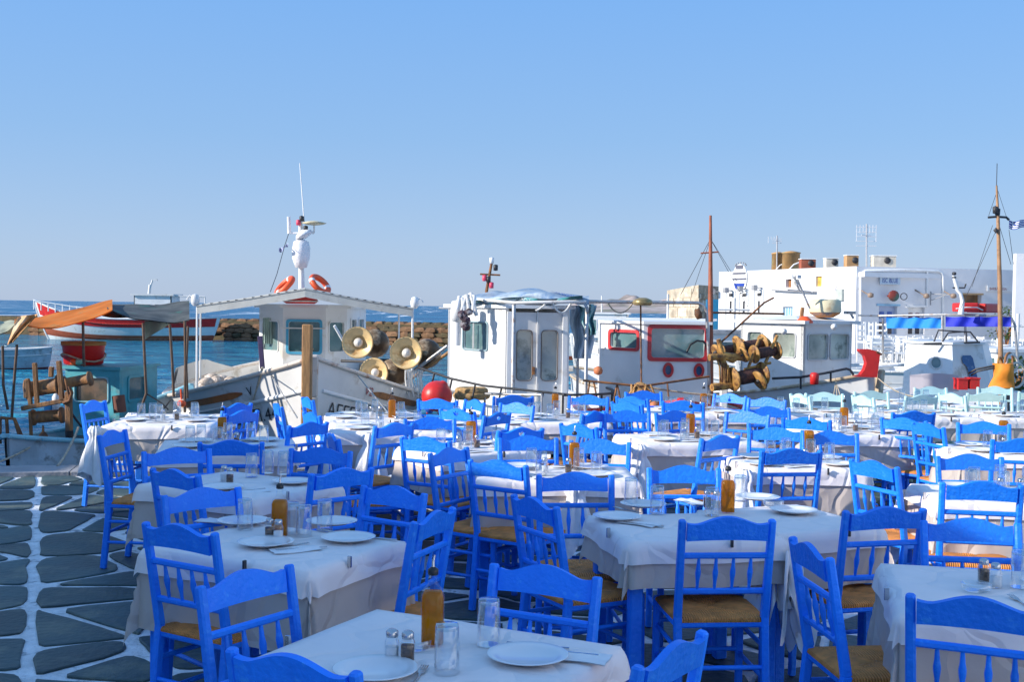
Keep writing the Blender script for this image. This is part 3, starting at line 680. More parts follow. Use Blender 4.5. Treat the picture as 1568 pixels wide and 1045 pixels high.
for row in range(9):
    u_ = rnd.uniform(0, .2)
    while u_ < LBC-.3 and row*.42+.3 < zt1-.15:
        w_ = rnd.uniform(.32, .62); b = MB(); c = B+dBC*(u_+w_/2)+nBC*.0; c.z = .2+row*.4
        b.beam(c-dBC*w_*.45, c+dBC*w_*.45, .14, .34, (0, 0, 1), .3); sub(sh, b, 'stone', HSTONE if rnd.random() < .7 else CSTONE); u_ += w_+.03
dAB = (B-A); dAB.z = 0; LAB = dAB.length; dAB.normalize()
for row in range(5):
    u_ = rnd.uniform(0, .3)
    while u_ < LAB-.7:
        w_ = rnd.uniform(.6, 1.0)
        zc = .35+row*.62
        if zc+.3 < zt0+(zt1-zt0)*u_/LAB: b = MB(); c = A+dAB*(u_+w_/2); c.z = zc; b.beam(c-dAB*w_*.47, c+dAB*w_*.47, .08, .56, (0, 0, 1), .12); sub(sh, b, 'stone', CSTONE)
        u_ += w_+.02
b = MB(); q = dep(1094, 478, 70); b.box((q.x, 70, 1.2), (1.0, .2, 2.4)); t = b.build('blue_door_panel', mat('teal_door', (.02, .22, .40), .5, .1, 5), loc=(q.x, 70, 0), label='blue painted door panel between the stone house and white building', cat='door panel')

# buildings outside the frame, shaped for their shade and bounced light on the terrace
tav = thing('unseen_shade_building', (-9, 0, 0), 'unseen white building shaped to shade the near tables, left of the terrace', 'building')  # unseen; outline fitted to the edge of the shade over the tables
mb = MB(); HA = 5.0
mb.plate([[(-6.9, -8), (-6.9, 3.0), (-8.9, 3.8), (-10.0, 5.35), (-11.2, 6.8), (-15, 6.8), (-15, -8)]], (0, 0, 0), (1, 0, 0), (0, 1, 0), HA); sub(tav, mb, 'walls', PLASTER)
for yy in (-4, -1, 1.8):
    b = MB(); b.box((-6.88, yy, 1.1), (.06, 1.0, 2.2)); sub(tav, b, 'door', BLUEDOOR)
tb = thing('unseen_shade_house', (-14, 17, 0), 'unseen white house shaped to shade the left quay and boats', 'building')  # unseen; extent and height set for its shade on the left quay
mb = MB(); mb.plate([[(-12.9, 9.5), (-12.9, 23.3), (-20, 23.3), (-20, 9.5)]], (0, 0, 0), (1, 0, 0), (0, 1, 0), 3.9); sub(tb, mb, 'walls', PLASTER)
for yy in (12, 15, 18):
    b = MB(); b.box((-12.88, yy, 1.1), (.06, 1.0, 2.2)); sub(tb, b, 'door', BLUEDOOR)
tr = thing('unseen_bounce_wall', (10, -1, 0), 'unseen white wall block added right of the terrace to bounce sunlight', 'building')  # unseen block added as a reflector, warm fill for the shaded tables
mb = MB(); mb.plate([[(8.0, -14), (8.0, 5.5), (15, 5.5), (15, -14)][::-1][::-1]], (0, 0, 0), (1, 0, 0), (0, 1, 0), 5.2) if False else mb.box((11.5, -4.5, 2.6), (7, 20, 5.2)); sub(tr, mb, 'walls', PLASTER)
for yy in (-9, -5, -1.5, 2.5):
    b = MB(); b.box((7.98, yy, 1.1), (.06, 1.0, 2.2)); sub(tr, b, 'door', BLUEDOOR)
lw = MB(); lw.beam((-8.2, 9.1, 1.0), (-8.2, 10.2, 1.0), .3, 2.0, (0, 0, 1), .1); lw.build('unseen_shade_wall', PLASTER, label='unseen short white wall added to shade the left paving', cat='wall', loc=(-8.2, 10, 0))  # unseen block added to lay a strip of shade on the paving
# ================================================================ BOATS
class Hull:
    """bow towards +heading; double ended working boat"""
    def __init__(s, cx, cy, hd, L, B, zm, zb, zs, rake=.5, pb=2.3, ps=2.6, tr=0.0, wl=WL):
        s.c = Vector((cx, cy, 0)); s.d = Vector((cos(hd), sin(hd), 0)); s.n = Vector((-sin(hd), cos(hd), 0))
        s.L, s.B, s.zm, s.zb, s.zs, s.rake, s.pb, s.ps, s.tr, s.wl = L, B, zm, zb, zs, rake, pb, ps, tr, wl
    def sheer(s, t): return s.wl+(s.zm+(s.zb-s.zm)*abs(t)**2.1 if t > 0 else s.zm+(s.zs-s.zm)*abs(t)**2.1)
    def half(s, t):
        t = max(-1, min(1, t)); return max(.03, s.B/2*(1-abs(t)**s.pb) if t > 0 else s.B/2*(1-(1-s.tr)*abs(t)**s.ps))
    def P(s, t, v, side, off=0.0):
        """t -1 stern..1 bow, v 0 keel..1 sheer"""
        z = s.wl-.45+(s.sheer(t)-s.wl+.45)*v
        y = s.half(t)*(v**(.42+.35*max(0, t)))+off
        x = s.L/2*t-(s.rake*(1-v)**1.3*max(0, t)**3)+(s.rake*.6*(1-v)**1.3*max(0, -t)**3)
        p = s.c+s.d*x+s.n*(y*side); p.z = z; return p
    def W(s, x, y, z):
        p = s.c+s.d*x+s.n*y; p.z = z; return p
    def shell(s, parent, m, mrail, mstrake, manti=None, strake_v=.80, deckdrop=.35, deckm=None, post=True, bulw=.05):
        b = MB(); N = 36
        for side in (1, -1):
            g = lambda u, v: s.P(-1+2*u, v, side)
            gi = lambda u, v: s.P(-1+2*u, 1-(v*deckdrop/(s.sheer(-1+2*u)-s.wl+.45)), side, -min(bulw, s.half(-1+2*u)*.8))
            if side == 1: b.grid(lambda u, v: g(1-u, v), N, 10); b.grid(gi, N, 2)
            else: b.grid(g, N, 10); b.grid(lambda u, v: gi(1-u, v), N, 2)
        ht = sub(parent, b, 'hull', m)
        b = MB(); b.grid(lambda u, v: s.W(s.L/2*(-1+2*u)*.985, (s.half(-1+2*u)-bulw)*(2*v-1), s.sheer(-1+2*u)-deckdrop), N, 4, False); sub(parent, b, 'deck', deckm or BOATG)
        b = MB()
        for side in (1, -1):
            pts = [s.P(-1+2*i/30, 1, side, -.01) for i in range(31)]
            for i in range(30):
                b.beam(pts[i]-Vector((0, 0, .0)), pts[i+1]+(pts[i+1]-pts[i])*.02, .11, .05, (0, 0, 1), .3)
        sub(parent, b, 'cap_rail', mrail)
        b = MB()
        for side in (1, -1):
            b.tube([s.P(-.97+1.94*i/30, strake_v, side, .005) for i in range(31)], .028, 6)
        sub(parent, b, 'rubbing_strake', mstrake)
        if manti:
            b = MB()
            for side in (1, -1):
                q = lambda u, v: s.P(-1+2*u, .25+v*.16, side, .006)
                b.grid((lambda u, v: q(1-u, v)) if side == 1 else q, N, 1)
            sub(parent, b, 'boot_stripe', manti)
        if post:
            b = MB()
            pts = [s.P(1, v, 0, 0)+s.d*.04 for v in (0, .2, .4, .6, .8, 1)]; pts[-1].z += .04
            for i in range(5): b.beam(pts[i], pts[i+1], .11, .10, s.d, .2)
            sub(parent, b, 'stem_post', mrail)
        return ht
    def band(s, parent, t0, t1, v0, v1, side, name, m, n=16, off=.012, taper=True):
        b = MB(); 
        def q(u, v):
            k = min(1, min(u, 1-u)*8+.25) if taper else 1; c = (v0+v1)/2; return s.P(t0+(t1-t0)*u, c+(v-.5)*(v1-v0)*k, side, off)
        b.grid(lambda u, v: q(1-u, v) if side == 1 else q(u, v), n, 1, False); return sub(parent, b, name, m)
    def text(s, parent, st, t0, v0, side, size, m, mirror=1, vsc=1.0):
        """lettering wrapped on the flank; side -1: reads towards the bow when seen from starboard"""
        v, f = text_pts(st, size); b = MB(); out = []
        W = max(p[0] for p in v)
        for x, y in v:
            if side == -1: t = t0+x/(s.L/2)
            else: t = t0-x/(s.L/2)
            vv = v0+y*vsc/(s.sheer(t)-s.wl+.45); out.append(s.P(t, vv, side, .014))
        b.add(out, f); return sub(parent, b, 'hull_lettering', m)
    def rail(s, parent, t0, t1, side, h, n, m, name='guard_rail', r=.018, mid=False):
        b = MB(); pts = [s.P(t0+(t1-t0)*i/(n*2), 1, side, -.05)+Vector((0, 0, h)) for i in range(n*2+1)]; b.tube(pts, r, 6)
        if mid: b.tube([p-Vector((0, 0, h/2)) for p in pts], r*.7, 6)
        o = sub(parent, b, name, m)
        for i in range(n+1):
            b = MB(); q = s.P(t0+(t1-t0)*i/n, 1, side, -.05); b.tube([q, q+Vector((0, 0, h))], r*.9, 6); sub(parent, b, 'stanchion', m)
        return o
def rrect(w, h, r=.04, n=3):
    P = []
    for cx, cy, a in ((w/2-r, h/2-r, 0), (-w/2+r, h/2-r, 90), (-w/2+r, -h/2+r, 180), (w/2-r, -h/2+r, 270)):
        for k in range(n+1): g = radians(a+90*k/n); P.append((cx+r*cos(g), cy+r*sin(g)))
    return P
def cabin_wall(root, A, B, z0, z1, wins, m, th=.05, glass=GLASSD, frame=None, fw=.035, lean=0, name='cabin_wall', fproud=.015):
    """panel from A to B (xyz ignored z), outer face to the right of A->B; wins: (cu, cz, w, h)"""
    A = Vector((A[0], A[1], z0)); B = Vector((B[0], B[1], z0)); u = (B-A); L = u.length; u.normalize(); nrm = u.cross(Vector((0, 0, 1)))
    up = (Vector((0, 0, 1))-nrm*lean); H = z1-z0
    loops = [[(0, 0), (L, 0), (L, H), (0, H)]]+[[(c+x, z+y) for x, y in rrect(w_, h_)] for c, z, w_, h_ in wins]
    b = MB(); b.plate(loops, A-nrm*th, u, up, th); wall = sub(root, b, name, m)
    for c, z, w_, h_ in wins:
        o = A+u*c+up*z; b = MB()
        b.plate([rrect(w_+.004, h_+.004)], o-nrm*(th*.7), u, up, .008)
        g = sub(root, b, 'window', glass)
        b = MB(); R = rrect(w_+.004, h_+.004); O = rrect(w_+2*fw, h_+2*fw, .05)
        b.plate([O, R], o+nrm*.0015, u, up, fproud); sub(g, b, 'window_frame', frame or m)
    return wall
def flatroof(root, pts, z, th, over, m, name='cabin_roof'):
    c = Vector((sum(p[0] for p in pts)/len(pts), sum(p[1] for p in pts)/len(pts)))
    P = []
    for p in pts: d = Vector((p[0], p[1]))-c; k = 1+over/d.length; P.append((c.x+d.x*k, c.y+d.y*k))
    if sum(P[i][0]*P[(i+1) % len(P)][1]-P[(i+1) % len(P)][0]*P[i][1] for i in range(len(P))) < 0: P = P[::-1]
    b = MB(); b.plate([P], (0, 0, z), (1, 0, 0), (0, 1, 0), th); return sub(root, b, name, m)
def ring_buoy(root, c, R, r=.30, t=.07):
    b = MB(); pts = [Vector(c)+R @ Vector((r*cos(g), r*sin(g), 0)) for g in [2*pi*k/24 for k in range(24)]]; b.tube(pts, t, 10, closed=True)
    o = sub(root, b, 'ring_buoy', ORANGE)
    for k in range(2):
        b = MB(); b.tube([Vector(c)+R @ Vector((r*cos(g), r*sin(g), 0)) for g in [pi*k+pi/4+x for x in (-.16, 0, .16)]], t*1.06, 10); sub(o, b, 'white_band', WHITEP)
    return o
def cloth_sheet(root, fn, name, m, nu=26, nv=12):
    b = MB(); b.grid(fn, nu, nv); b.grid(lambda u, v: Vector(fn(1-u, v))-Vector((0, 0, .012)), nu, nv); return sub(root, b, name, m)
def winch(root, c, R, scale, m, name='net_winch_drum'):
    bb = MB(); bb.lathe([(0, -.25*scale), (.10*scale, -.25*scale), (.12*scale, -.1*scale), (.115*scale, .12*scale), (.10*scale, .25*scale), (0, .25*scale)], Vector(c), 16, R @ Matrix.Rotation(pi/2, 3, 'Y')); sub(root, bb, 'wound_line', mat('dark_wound_line', (.09, .035, .025), .7, .4, 30, .6, 60))
    """spool with two flanges, axis along local x"""
    b = MB(); c = Vector(c); Rx = R @ Matrix.Rotation(pi/2, 3, 'Y'); s_ = scale
    b.lathe([(.0, -.30*s_), (.19*s_, -.30*s_), (.20*s_, -.285*s_), (.19*s_, -.27*s_), (.085*s_, -.26*s_), (.085*s_, .26*s_), (.19*s_, .27*s_), (.20*s_, .285*s_), (.19*s_, .30*s_), (0, .30*s_)], c, 18, Rx)
    return sub(root, b, name, m)

# ---- B1 the big white caique, bow on
b1o = (-2.95, 17.9, WL)
B1 = thing('fishing_boat', b1o, 'big white caique seen bow on with gabled awning and brown stem post', 'fishing boat', 'fishing boats moored at the quay')
h1 = Hull(-3.46, 18.90, atan2(-.974, .225), 9.0, 4.05, 1.18, 1.93, 1.55, rake=.55, pb=2.15, ps=2.4)
h1.shell(B1, BOATG, mat('rail_cream', (.66, .58, .50), .5, .1, 4, .2, 20, col2=(.40, .22, .14), mix2=.2), BOATW, ANTIF, .84, .32)
h1.band(B1, .34, .76, .885, .93, 1, 'brown_plank', WOOD); h1.band(B1, .34, .76, .885, .93, -1, 'brown_plank', mat('orange_brown_plank', (.42, .13, .03), .6, .2, 5))
# seen from the front the boat's port side (n side) is on the right of the picture
h1.text(B1, 'ΑΓΓΕΛΟΣ', .945, .715, 1, .235, INK, vsc=1.0)
h1.text(B1, 'ΛΟΣ Ν.Π.44', .60, .715, -1, .235, INK, vsc=1.0)
h1.text(B1, 'V2', .80, .885, 1, .16, INKR); h1.text(B1, 'V', .78, .885, -1, .16, INK)
# tall brown stem post
b = MB(); q = dep(471, 497, 14.2); q0 = dep(469, 660, 14.15); b.beam(q0, q, .115, .13, (0, -1, 0), .12); b.box(q+Vector((0, 0, -.30)), (.125, .14, .015)); sub(B1, b, 'mooring_post', WOODL)
# raised bulwarks aft on both flanks
for side in (1, -1):
    b = MB()
    def fn(u, v):
        t = -.15-.6*u; p = h1.P(t, 1, side, .0); p.z += v*(.30*min(1, u*6)*min(1, (1-u)*3)); p -= h1.n*side*.02*v; return p
    b.grid((lambda u, v: fn(u, v)) if side == 1 else (lambda u, v: fn(1-u, v)), 24, 3); b.grid((lambda u, v: fn(1-u, v)-h1.n*side*.05) if side == 1 else (lambda u, v: fn(u, v)-h1.n*side*.05), 24, 3)
    sub(B1, b, 'raised_bulwark', BOATG)
# wheelhouse: three front panels
zf0, zf1 = .42, 1.73
pL = dep(397, 500, 20.9); pl = dep(433, 500, 20.35); pr = dep(499, 500, 20.3); pR = dep(531, 500, 20.7)
for A_, B_, wl_, fr in ((pL, pl, [(.5, .81, .64, .76)], None), (pl, pr, [(.5, .81, .72, .78)], AZFR), (pr, pR, [(.5, .81, .68, .76)], None)):
    L_ = (Vector((B_.x, B_.y))-Vector((A_.x, A_.y))).length
    cabin_wall(B1, A_, B_, zf0, zf1, [(c*L_, z, w_*L_, h_*.66) for c, z, w_, h_ in wl_], BOATW, frame=fr, fw=.045 if fr else .02)
c1 = (pL.x-.25, pL.y+1.9); c2 = (pR.x+.1, pR.y+1.9)
cabin_wall(B1, pR, c2, zf0, zf1, [(.6, .9, .5, .4), (1.35, .9, .5, .4)], BOATW); cabin_wall(B1, c1, pL, zf0, zf1, [(.6, .9, .5, .4)], BOATW); cabin_wall(B1, c2, c1, zf0, zf1, [], BOATW)
flatroof(B1, [pL, pl, pr, pR, c2, c1], zf1, .06, .10, BOATW)
b = MB(); q = dep(466, 503, 20.26); b.beam(q-Vector((.40, .0, 0)), q+Vector((.36, 0, 0)), .02, .02); sub(B1, b, 'window_bar', BOATG)
b = MB()
for (px, a, c_) in ((455, 476, 527), (480, 488, 527)): pass
# curtains behind the panes
for k in range(5):
    pxx = (409, 419, 450, 486, 512)[k]; b = MB(); y_ = 20.65
    b.grid(lambda u, v: dep(pxx-6+12*u, 487+40*v, y_+.03*sin(u*25)), 16, 2); sub(B1, b, 'curtain', mat('pale_green_curtain', (.45, .58, .52), .9, .1, 5))
# awning: gable, frame pipes and posts
ap = dep(468, 443, 17.9); eL = dep(302, 469, 18.1); eR = dep(632, 473, 18.1)
back_ = h1.d*-3.2
def awn(e, s_):
    def fn(u, v):
        p = ap.lerp(e, u)+back_*v; p.z += -.015*sin(pi*u)+.006*sin(u*26+v*8)+.0*v; return p
    return fn
cloth_sheet(B1, awn(eL, 1), 'awning_panel', GRCL); 
fr_ = awn(eR, 1); cloth_sheet(B1, lambda u, v: fr_(1-u, v), 'awning_panel', GRCL)
for e in (eL, eR):
    b = MB(); b.tube([ap+Vector((0, -.02, 0)), ap.lerp(e, .5)+Vector((0, -.02, -.012)), e+Vector((0, -.02, 0))], .022, 8); b.tube([e, e+back_], .02, 6)
    b.grid((lambda u, v: ap.lerp(e, u)+Vector((0, -.03, -.015*sin(pi*u)-.12*v)) if e is eR else ap.lerp(e, 1-u)+Vector((0, -.03, -.015*sin(pi*u)-.12*v))), 20, 1)
    sub(B1, b, 'awning_valance', GRCL)
    for k in range(1, 13):
        p = ap.lerp(e, k/13); p.z += -.015*sin(pi*k/13)+.008; b = MB(); b.beam(p-Vector((.045, .03, .0)), p+Vector((.045, -.03, .0)), .02, .014); sub(B1, b, 'lashing', DARKM)
    b = MB(); s_ = -1 if e is eL else 1
    base = h1.P(.05, 1, -1 if e is eL else 1, -.04)
    b.tube([Vector((e.x, e.y, base.z)), e+Vector((0, 0, .03))], .018, 8); sub(B1, b, 'awning_post', WHITEP); b = MB(); b.tube([Vector((e.x, e.y, base.z))+back_*.5, e+back_*.5], .015, 8); sub(B1, b, 'awning_post', WHITEP)
    b = MB(); b.lathe([(.03, 0), (.06, .03), (.07, .1), (.05, .17), (0, .19)], e+Vector((s_*.03, 0, .0)), 10); b.tube([e+Vector((0, 0, .1)), e+Vector((s_*.12, 0, .16)), e+Vector((s_*.16, 0, .10))], .012, 6); sub(B1, b, 'deck_lamp', BOATW)
# mast, its covered radar, lights, whip aerial
mz = dep(462, 444, 20.5); mb0 = Vector((mz.x, mz.y, 1.86)); mt = dep(460, 340, 20.5)
b = MB(); b.tube([mb0, mz, mt], [.06, .055, .035], 10); b.beam(dep(443, 357, 20.5), dep(481, 357, 20.5), .03, .03); b.tube([dep(481, 357, 20.5), dep(481, 346, 20.5)], .015, 6); sub(B1, b, 'mast', WHITEP)
b = MB(); b.tube([dep(443, 358, 20.5), dep(442, 332, 20.5)], [.035, .03], 8); b.tube([dep(466, 342, 20.5), dep(459, 250, 20.6)], [.012, .008], 6); sub(B1, b, 'aerial', WHITEP)
b = MB(); q = dep(461, 388, 20.4); b.lathe([(.0, -.26), (.10, -.25), (.155, -.08), (.16, .08), (.13, .2), (.05, .24), (0, .25)], q, 12); b.lathe([(0, -.05), (.17, 0), (.14, .06), (0, .12)], q+Vector((.06, 0, .30)), 12, Matrix.Rotation(-.45, 3, 'Y')); sub(B1, b, 'canvas_wrapped_radar', mat('white_canvas', (.80, .80, .82), .85, .05, 8, .8, 14))
for px, py, mm in ((457, 341, FLOATR), (457, 366, FLOATR), (462, 335, DARKM), (468, 350, DARKM)):
    b = MB(); b.lathe([(0, -.05), (.038, -.045), (.042, .04), (0, .055)], dep(px, py, 20.45), 8); sub(B1, b, 'signal_lamp', mm)
b = MB(); b.lathe([(0, -.02), (.15, 0), (.22, .025), (.13, .05), (0, .07)], dep(481, 344, 20.5), 14); sub(B1, b, 'radar_dome', BEIGE)
b = MB(); b.tube([dep(442, 358, 20.5), dep(436, 376, 20.2), dep(424, 420, 19), dep(414, 447, 18)], .006, 5); sub(B1, b, 'halyard', DARKM)
b = MB(); b.grid(lambda u, v: dep(427+14*u, 380-8*u*u+5*v*(1+.5*sin(u*7)), 20.3+.1*sin(u*9)), 10, 3); sub(B1, b, 'tattered_flag', mat('flag_blue_white', (.10, .16, .42), .8, .2, 20, col2=(.75, .75, .8), mix2=.6, s2=30))
# things on the wheelhouse roof
ring_buoy(B1, dep(436, 438, 19.5), Matrix.Rotation(-.75, 3, 'Y') @ Matrix.Rotation(.35, 3, 'X'), .17, .05); ring_buoy(B1, dep(490, 436, 19.5), Matrix.Rotation(.8, 3, 'Y') @ Matrix.Rotation(.35, 3, 'X'), .17, .05)
b = MB(); q = dep(460, 470, 20.2); q.z = 1.80; b.lathe([(.24, 0), (.29, .03), (.31, .18), (.28, .20)], q, 18); o = sub(B1, b, 'red_tub', RED); b = MB(); b.tube([q+Vector((.30*cos(g), .30*sin(g), .045)) for g in [2*pi*k/18 for k in range(18)]], .012, 6, closed=True); sub(o, b, 'tub_rope', ROPEW)
# forked fishing lamps on the starboard quarter
lampb = []
for k, (px, py, d_, r_) in enumerate(((548, 525, 17.3, .235), (573, 571, 16.9, .215), (622, 541, 16.9, .235))):
    q = dep(px, py, d_); L0 = thing('fishing_lamp', q, ('upper left brass fishing lamp beside the wheelhouse of the white caique', 'lower middle brass fishing lamp behind the caique rail', 'right hand brass fishing lamp above the caique quarter')[k], 'fishing lamp', 'brass lamps on the white caique')
    R = Matrix.Rotation(radians((-4, -14, -2)[k]), 3, 'Z') @ Matrix.Rotation(radians(88), 3, 'X')   # opening faces the camera
    b = MB(); b.lathe([(r_*.98, .0), (r_, .012), (r_*.99, .03), (r_*.84, -.01), (r_*.66, -.035), (r_*.50, -.045), (r_*.42, -.08), (.0, -.09)], q, 26, R, caps=False); sub(L0, b, 'reflector', LAMPB)
    b = MB(); b.lathe([(r_*1.01, .012), (r_*1.0, -.02), (r_*.84, -.07), (r_*.66, -.12), (r_*.52, -.16), (r_*.44, -.22), (r_*.2, -.26), (0, -.27)], q, 26, R, caps=False); sub(L0, b, 'reflector_shell', mat('dark_brass', (.16, .09, .03), .4, .3, 6, metal=.6))
    b = MB(); b.lathe([(.0, .02), (r_*.18, .0), (r_*.30, -.03), (r_*.26, -.07), (0, -.085)], q, 14, R); sub(L0, b, 'bulb_glass', mat('lamp_bulb', (.70, .66, .60), .1, .1, 6))
    b = MB(); q2 = q+Vector((.20+.03*k, .34, -.02)); b.lathe([(0, -.14), (.20, -.12), (.22, -.08), (.21, .02), (.15, .10), (0, .14)], q2, 18, R); sub(L0, b, 'rear_housing', mat('brown_housing', (.13, .075, .035), .45, .4, 5, metal=.3, col2=(.45, .34, .22), mix2=.4, s2=4))
for p0, p1 in ((dep(512, 499, 17.5), dep(526, 523, 17.6)),):
    b = MB(); b.tube([p0, p1], .022, 6); sub(B1, b, 'lamp_arm', WHITEP)
for p0, p1, mm in ((dep(562, 552, 17.4), dep(640, 552, 17.3), DARKM), (dep(523, 553, 18.2), dep(600, 556, 17.6), DARKM), (dep(625, 575, 17), dep(685, 530, 16.8), GALV), (dep(630, 580, 17.2), dep(690, 538, 16.9), WOODL)):
    b = MB(); b.tube([p0, p1], .025, 6); sub(B1, b, 'lamp_boom', mm)
b = MB(); 
for k in range(12): a = dep(621+k*2.4, 567, 16.8+.02*k); b.tube([a, a+Vector((.02*sin(k), 0, -.14)), a+Vector((.03, .0, -.34-.05*sin(k*2)))], .011, 5)
sub(B1, b, 'hanging_ropes', ROPEW)
# nets piled on the port side and gear
b = MB()
for k in range(16):
    c = h1.W(.7-1.3*rnd.random(), -1.2+rnd.uniform(-.25, .25), .46+rnd.uniform(0, .12)); b.lathe([(0, -.07), (.09, -.04), (.12, .02), (.06, .07), (0, .08)], c, 9, Matrix.Rotation(rnd.uniform(-.5, .5), 3, 'X'))
sub(B1, b, 'heaped_net', mat('pale_net', (.58, .48, .40), .95, .3, 14, 1, 30, col2=(.65, .62, .6), mix2=.4, s2=6))
b = MB(); a = dep(400, 560, 15.3); b.tube(bez(dep(402, 563, 15.0), at(372, 668, .02), .03), .018, 6); sub(B1, b, 'mooring_line', ROPE)
b = MB(); b.tube(bez(dep(412, 570, 15.1), dep(455, 640, 13.6), .0), .009, 5); b.tube(bez(dep(545, 572, 15.3), dep(600, 640, 13.6), .0), .009, 5); sub(B1, b, 'mooring_line', GALV)
b = MB(); q = dep(400, 545, 17.5); b.beam(dep(402, 565, 17.5), dep(398, 515, 17.5), .05, .07); sub(B1, b, 'dark_fender_board', mat('purple_board', (.06, .04, .10), .6, .2, 6))

# red ball buoy near the chairs, left of the second boat
q = dep(669, 607, 14.4); t = thing('ball_buoy', q, 'large red ball buoy behind the chairs between two boats', 'buoy')
b = MB(); b.lathe([(0, -.26)]+[(.19*sin(pi*k/12)*1.0, -.19*cos(pi*k/12)) for k in range(1, 12)]+[(.04, .20), (0, .21)], q, 20, Matrix.Rotation(.5, 3, 'Y')); sub(t, b, 'ball', RED)
b = MB(); b.lathe([(.0, -.24), (.05, -.22), (.06, -.16), (.03, -.14)], q, 10, Matrix.Rotation(.5, 3, 'Y')); sub(t, b, 'eye', mat('blue_plastic', (.02, .08, .4), .5, .1, 6))

# ---- B2 white wheelhouse boat with twin doors and a folded tarp
h2 = Hull(.15, 17.0, atan2(.98, -.12), 6.0, 2.5, 1.15, 1.6, 1.25, pb=2.2, ps=3.0)
B2 = thing('fishing_boat', (.15, 17.0, WL), 'white boat whose tall wheelhouse has twin glazed doors and a tarp roof', 'fishing boat', 'fishing boats moored at the quay')
h2.shell(B2, BOATW, BOATG, BOATG, ANTIF, .8, .3)
C0 = Vector((-.085, 15.25)); Ld = Vector((-.56, .83)).normalized(); Rd = Vector((.97, .13)).normalized()
Lf = C0+Ld*1.45; Rf = C0+Rd*.84; Bk = Lf+Rd*.84
z0, z1 = .35, 1.78
cabin_wall(B2, Lf, C0, z0, z1, [(.72, 1.05, .60, .36)], BOATW, frame=mat('grey_teal_frame', (.28, .40, .44), .5, .1, 5), fw=.02)
b = MB(); pc = Lf.lerp(C0, .5); b.beam((pc.x-.03, pc.y-.02, z0+.88), (pc.x-.03, pc.y-.02, z0+1.22), .02, .02); sub(B2, b, 'window_bar', BOATG)
cabin_wall(B2, C0+Rd*.08, Rf-Rd*.06, z0, z1-.05, [(.17, .82, .19, .64), (.50, .82, .20, .64)], BOATG, frame=mat('brown_rubber_seal', (.16, .11, .08), .6, .2, 6), fw=.012, glass=GLASSL, name='door_panel')
for k in (.0, .44, .88):
    p = C0+Rd*(.05+k*.83); b = MB(); nn = Vector((Rd.y, -Rd.x)); b.beam((p.x+nn.x*.02, p.y+nn.y*.02, z0), (p.x+nn.x*.02, p.y+nn.y*.02, z1-.04), .018 if 0 < k < .8 else .07, .03, (nn.x, nn.y, 0)); sub(B2, b, 'door_post', BOATG if 0 < k < .8 else BOATW)
b = MB(); nn = Vector((Rd.y, -Rd.x)); a = C0+Rd*.42+nn*.03; b.box((a.x-.05, a.y, z0+.62), (.03, .05, .10), rotz(atan2(Rd.y, Rd.x))); sub(B2, b, 'door_handle', RUST)
cabin_wall(B2, Rf, Bk, z0, z1, [(.7, 1.05, .6, .36)], BOATW); cabin_wall(B2, Bk, Lf, z0, z1, [], BOATW)
flatroof(B2, [C0, Rf, Bk, Lf], z1, .045, .09, BOATW)
# pipe frame over it, blue-grey tarp bundle
pA = dep(787, 464, 14.6); pB = dep(899, 462, 15.0)
for p in (pA, pB):
    b = MB(); b.tube([Vector((p.x, p.y, .35)), p-Vector((0, 0, .05)), p+Vector((.0, .08, .0))], .024, 8); sub(B2, b, 'frame_post', GALV); b = MB(); b.tube([p+Vector((0, 1.9, -1.4)), p+Vector((0, 1.9, 0))], .02, 8); sub(B2, b, 'frame_post', GALV)
b = MB(); pC = dep(715, 457, 16.2); b.tube([pC, pA, pB], .022, 8); b.tube([pB, pB+Vector((0, 1.9, 0)), pC+Vector((0, .8, 0))], .02, 8); b.tube([dep(672, 472, 16.3), dep(712, 472, 16.3)], .018, 6); sub(B2, b, 'frame_pipe', BOATG)
def tarp(u, v):
    px = 706+196*u; hump = 446+7*abs(2*u-1)**2+2.4*sin(u*9); p = dep(px, hump+1.5*sin(u*17+v*3)+v*v*16*(1-.2*u)+2.5*sin(v*7+u*20), 15.9-.9*u+1.0*(1-v)*.6-.25*sin(v*3))
    return p
cloth_sheet(B2, tarp, 'blue_grey_tarp', BLGRCL, 44, 12)
def tarp2(u, v):
    px = 712+180*u; return dep(px, 459+2*sin(u*11)+9*v*(1+.3*sin(u*13))-4*u, 15.75-.85*u-.08*sin(v*5+u*22)+.25*v)
cloth_sheet(B2, tarp2, 'teal_tarp', TEALCL, 44, 8)
for k in range(6):
    b = MB(); a = dep(706+3*k, 458-1.5*k, 15.5); c = dep(700+6*k, 474+(k % 3)*5, 15.4); b.tube([a, a.lerp(c, .4)+Vector((.05*sin(k*2), -.05, .08)), c], .028, 7); sub(B2, b, 'rolled_sheet', ROPEW if k % 2 else WHITEP)
b = MB()
for k in range(7): a = dep(708+rnd.uniform(-3, 12), 478+k*4, 15.35); b.lathe([(0, -.05), (.05, -.03), (.06, .02), (0, .05)], a, 7, Matrix.Rotation(k, 3, 'X'))
sub(B2, b, 'dark_lines', mat('dark_bundle', (.07, .04, .06), .8, .5, 12, .5, 30, col2=(.4, .38, .4), mix2=.4, s2=9))
b = MB(); b.lathe([(0, -.14), (.075, -.13), (.085, 0), (.075, .13), (0, .15)], dep(700, 477, 15.6), 12); b.lathe([(.05, -.3), (.06, .0), (.03, .2)], dep(700, 495, 15.6), 10); sub(B2, b, 'white_fender', WHITEP)
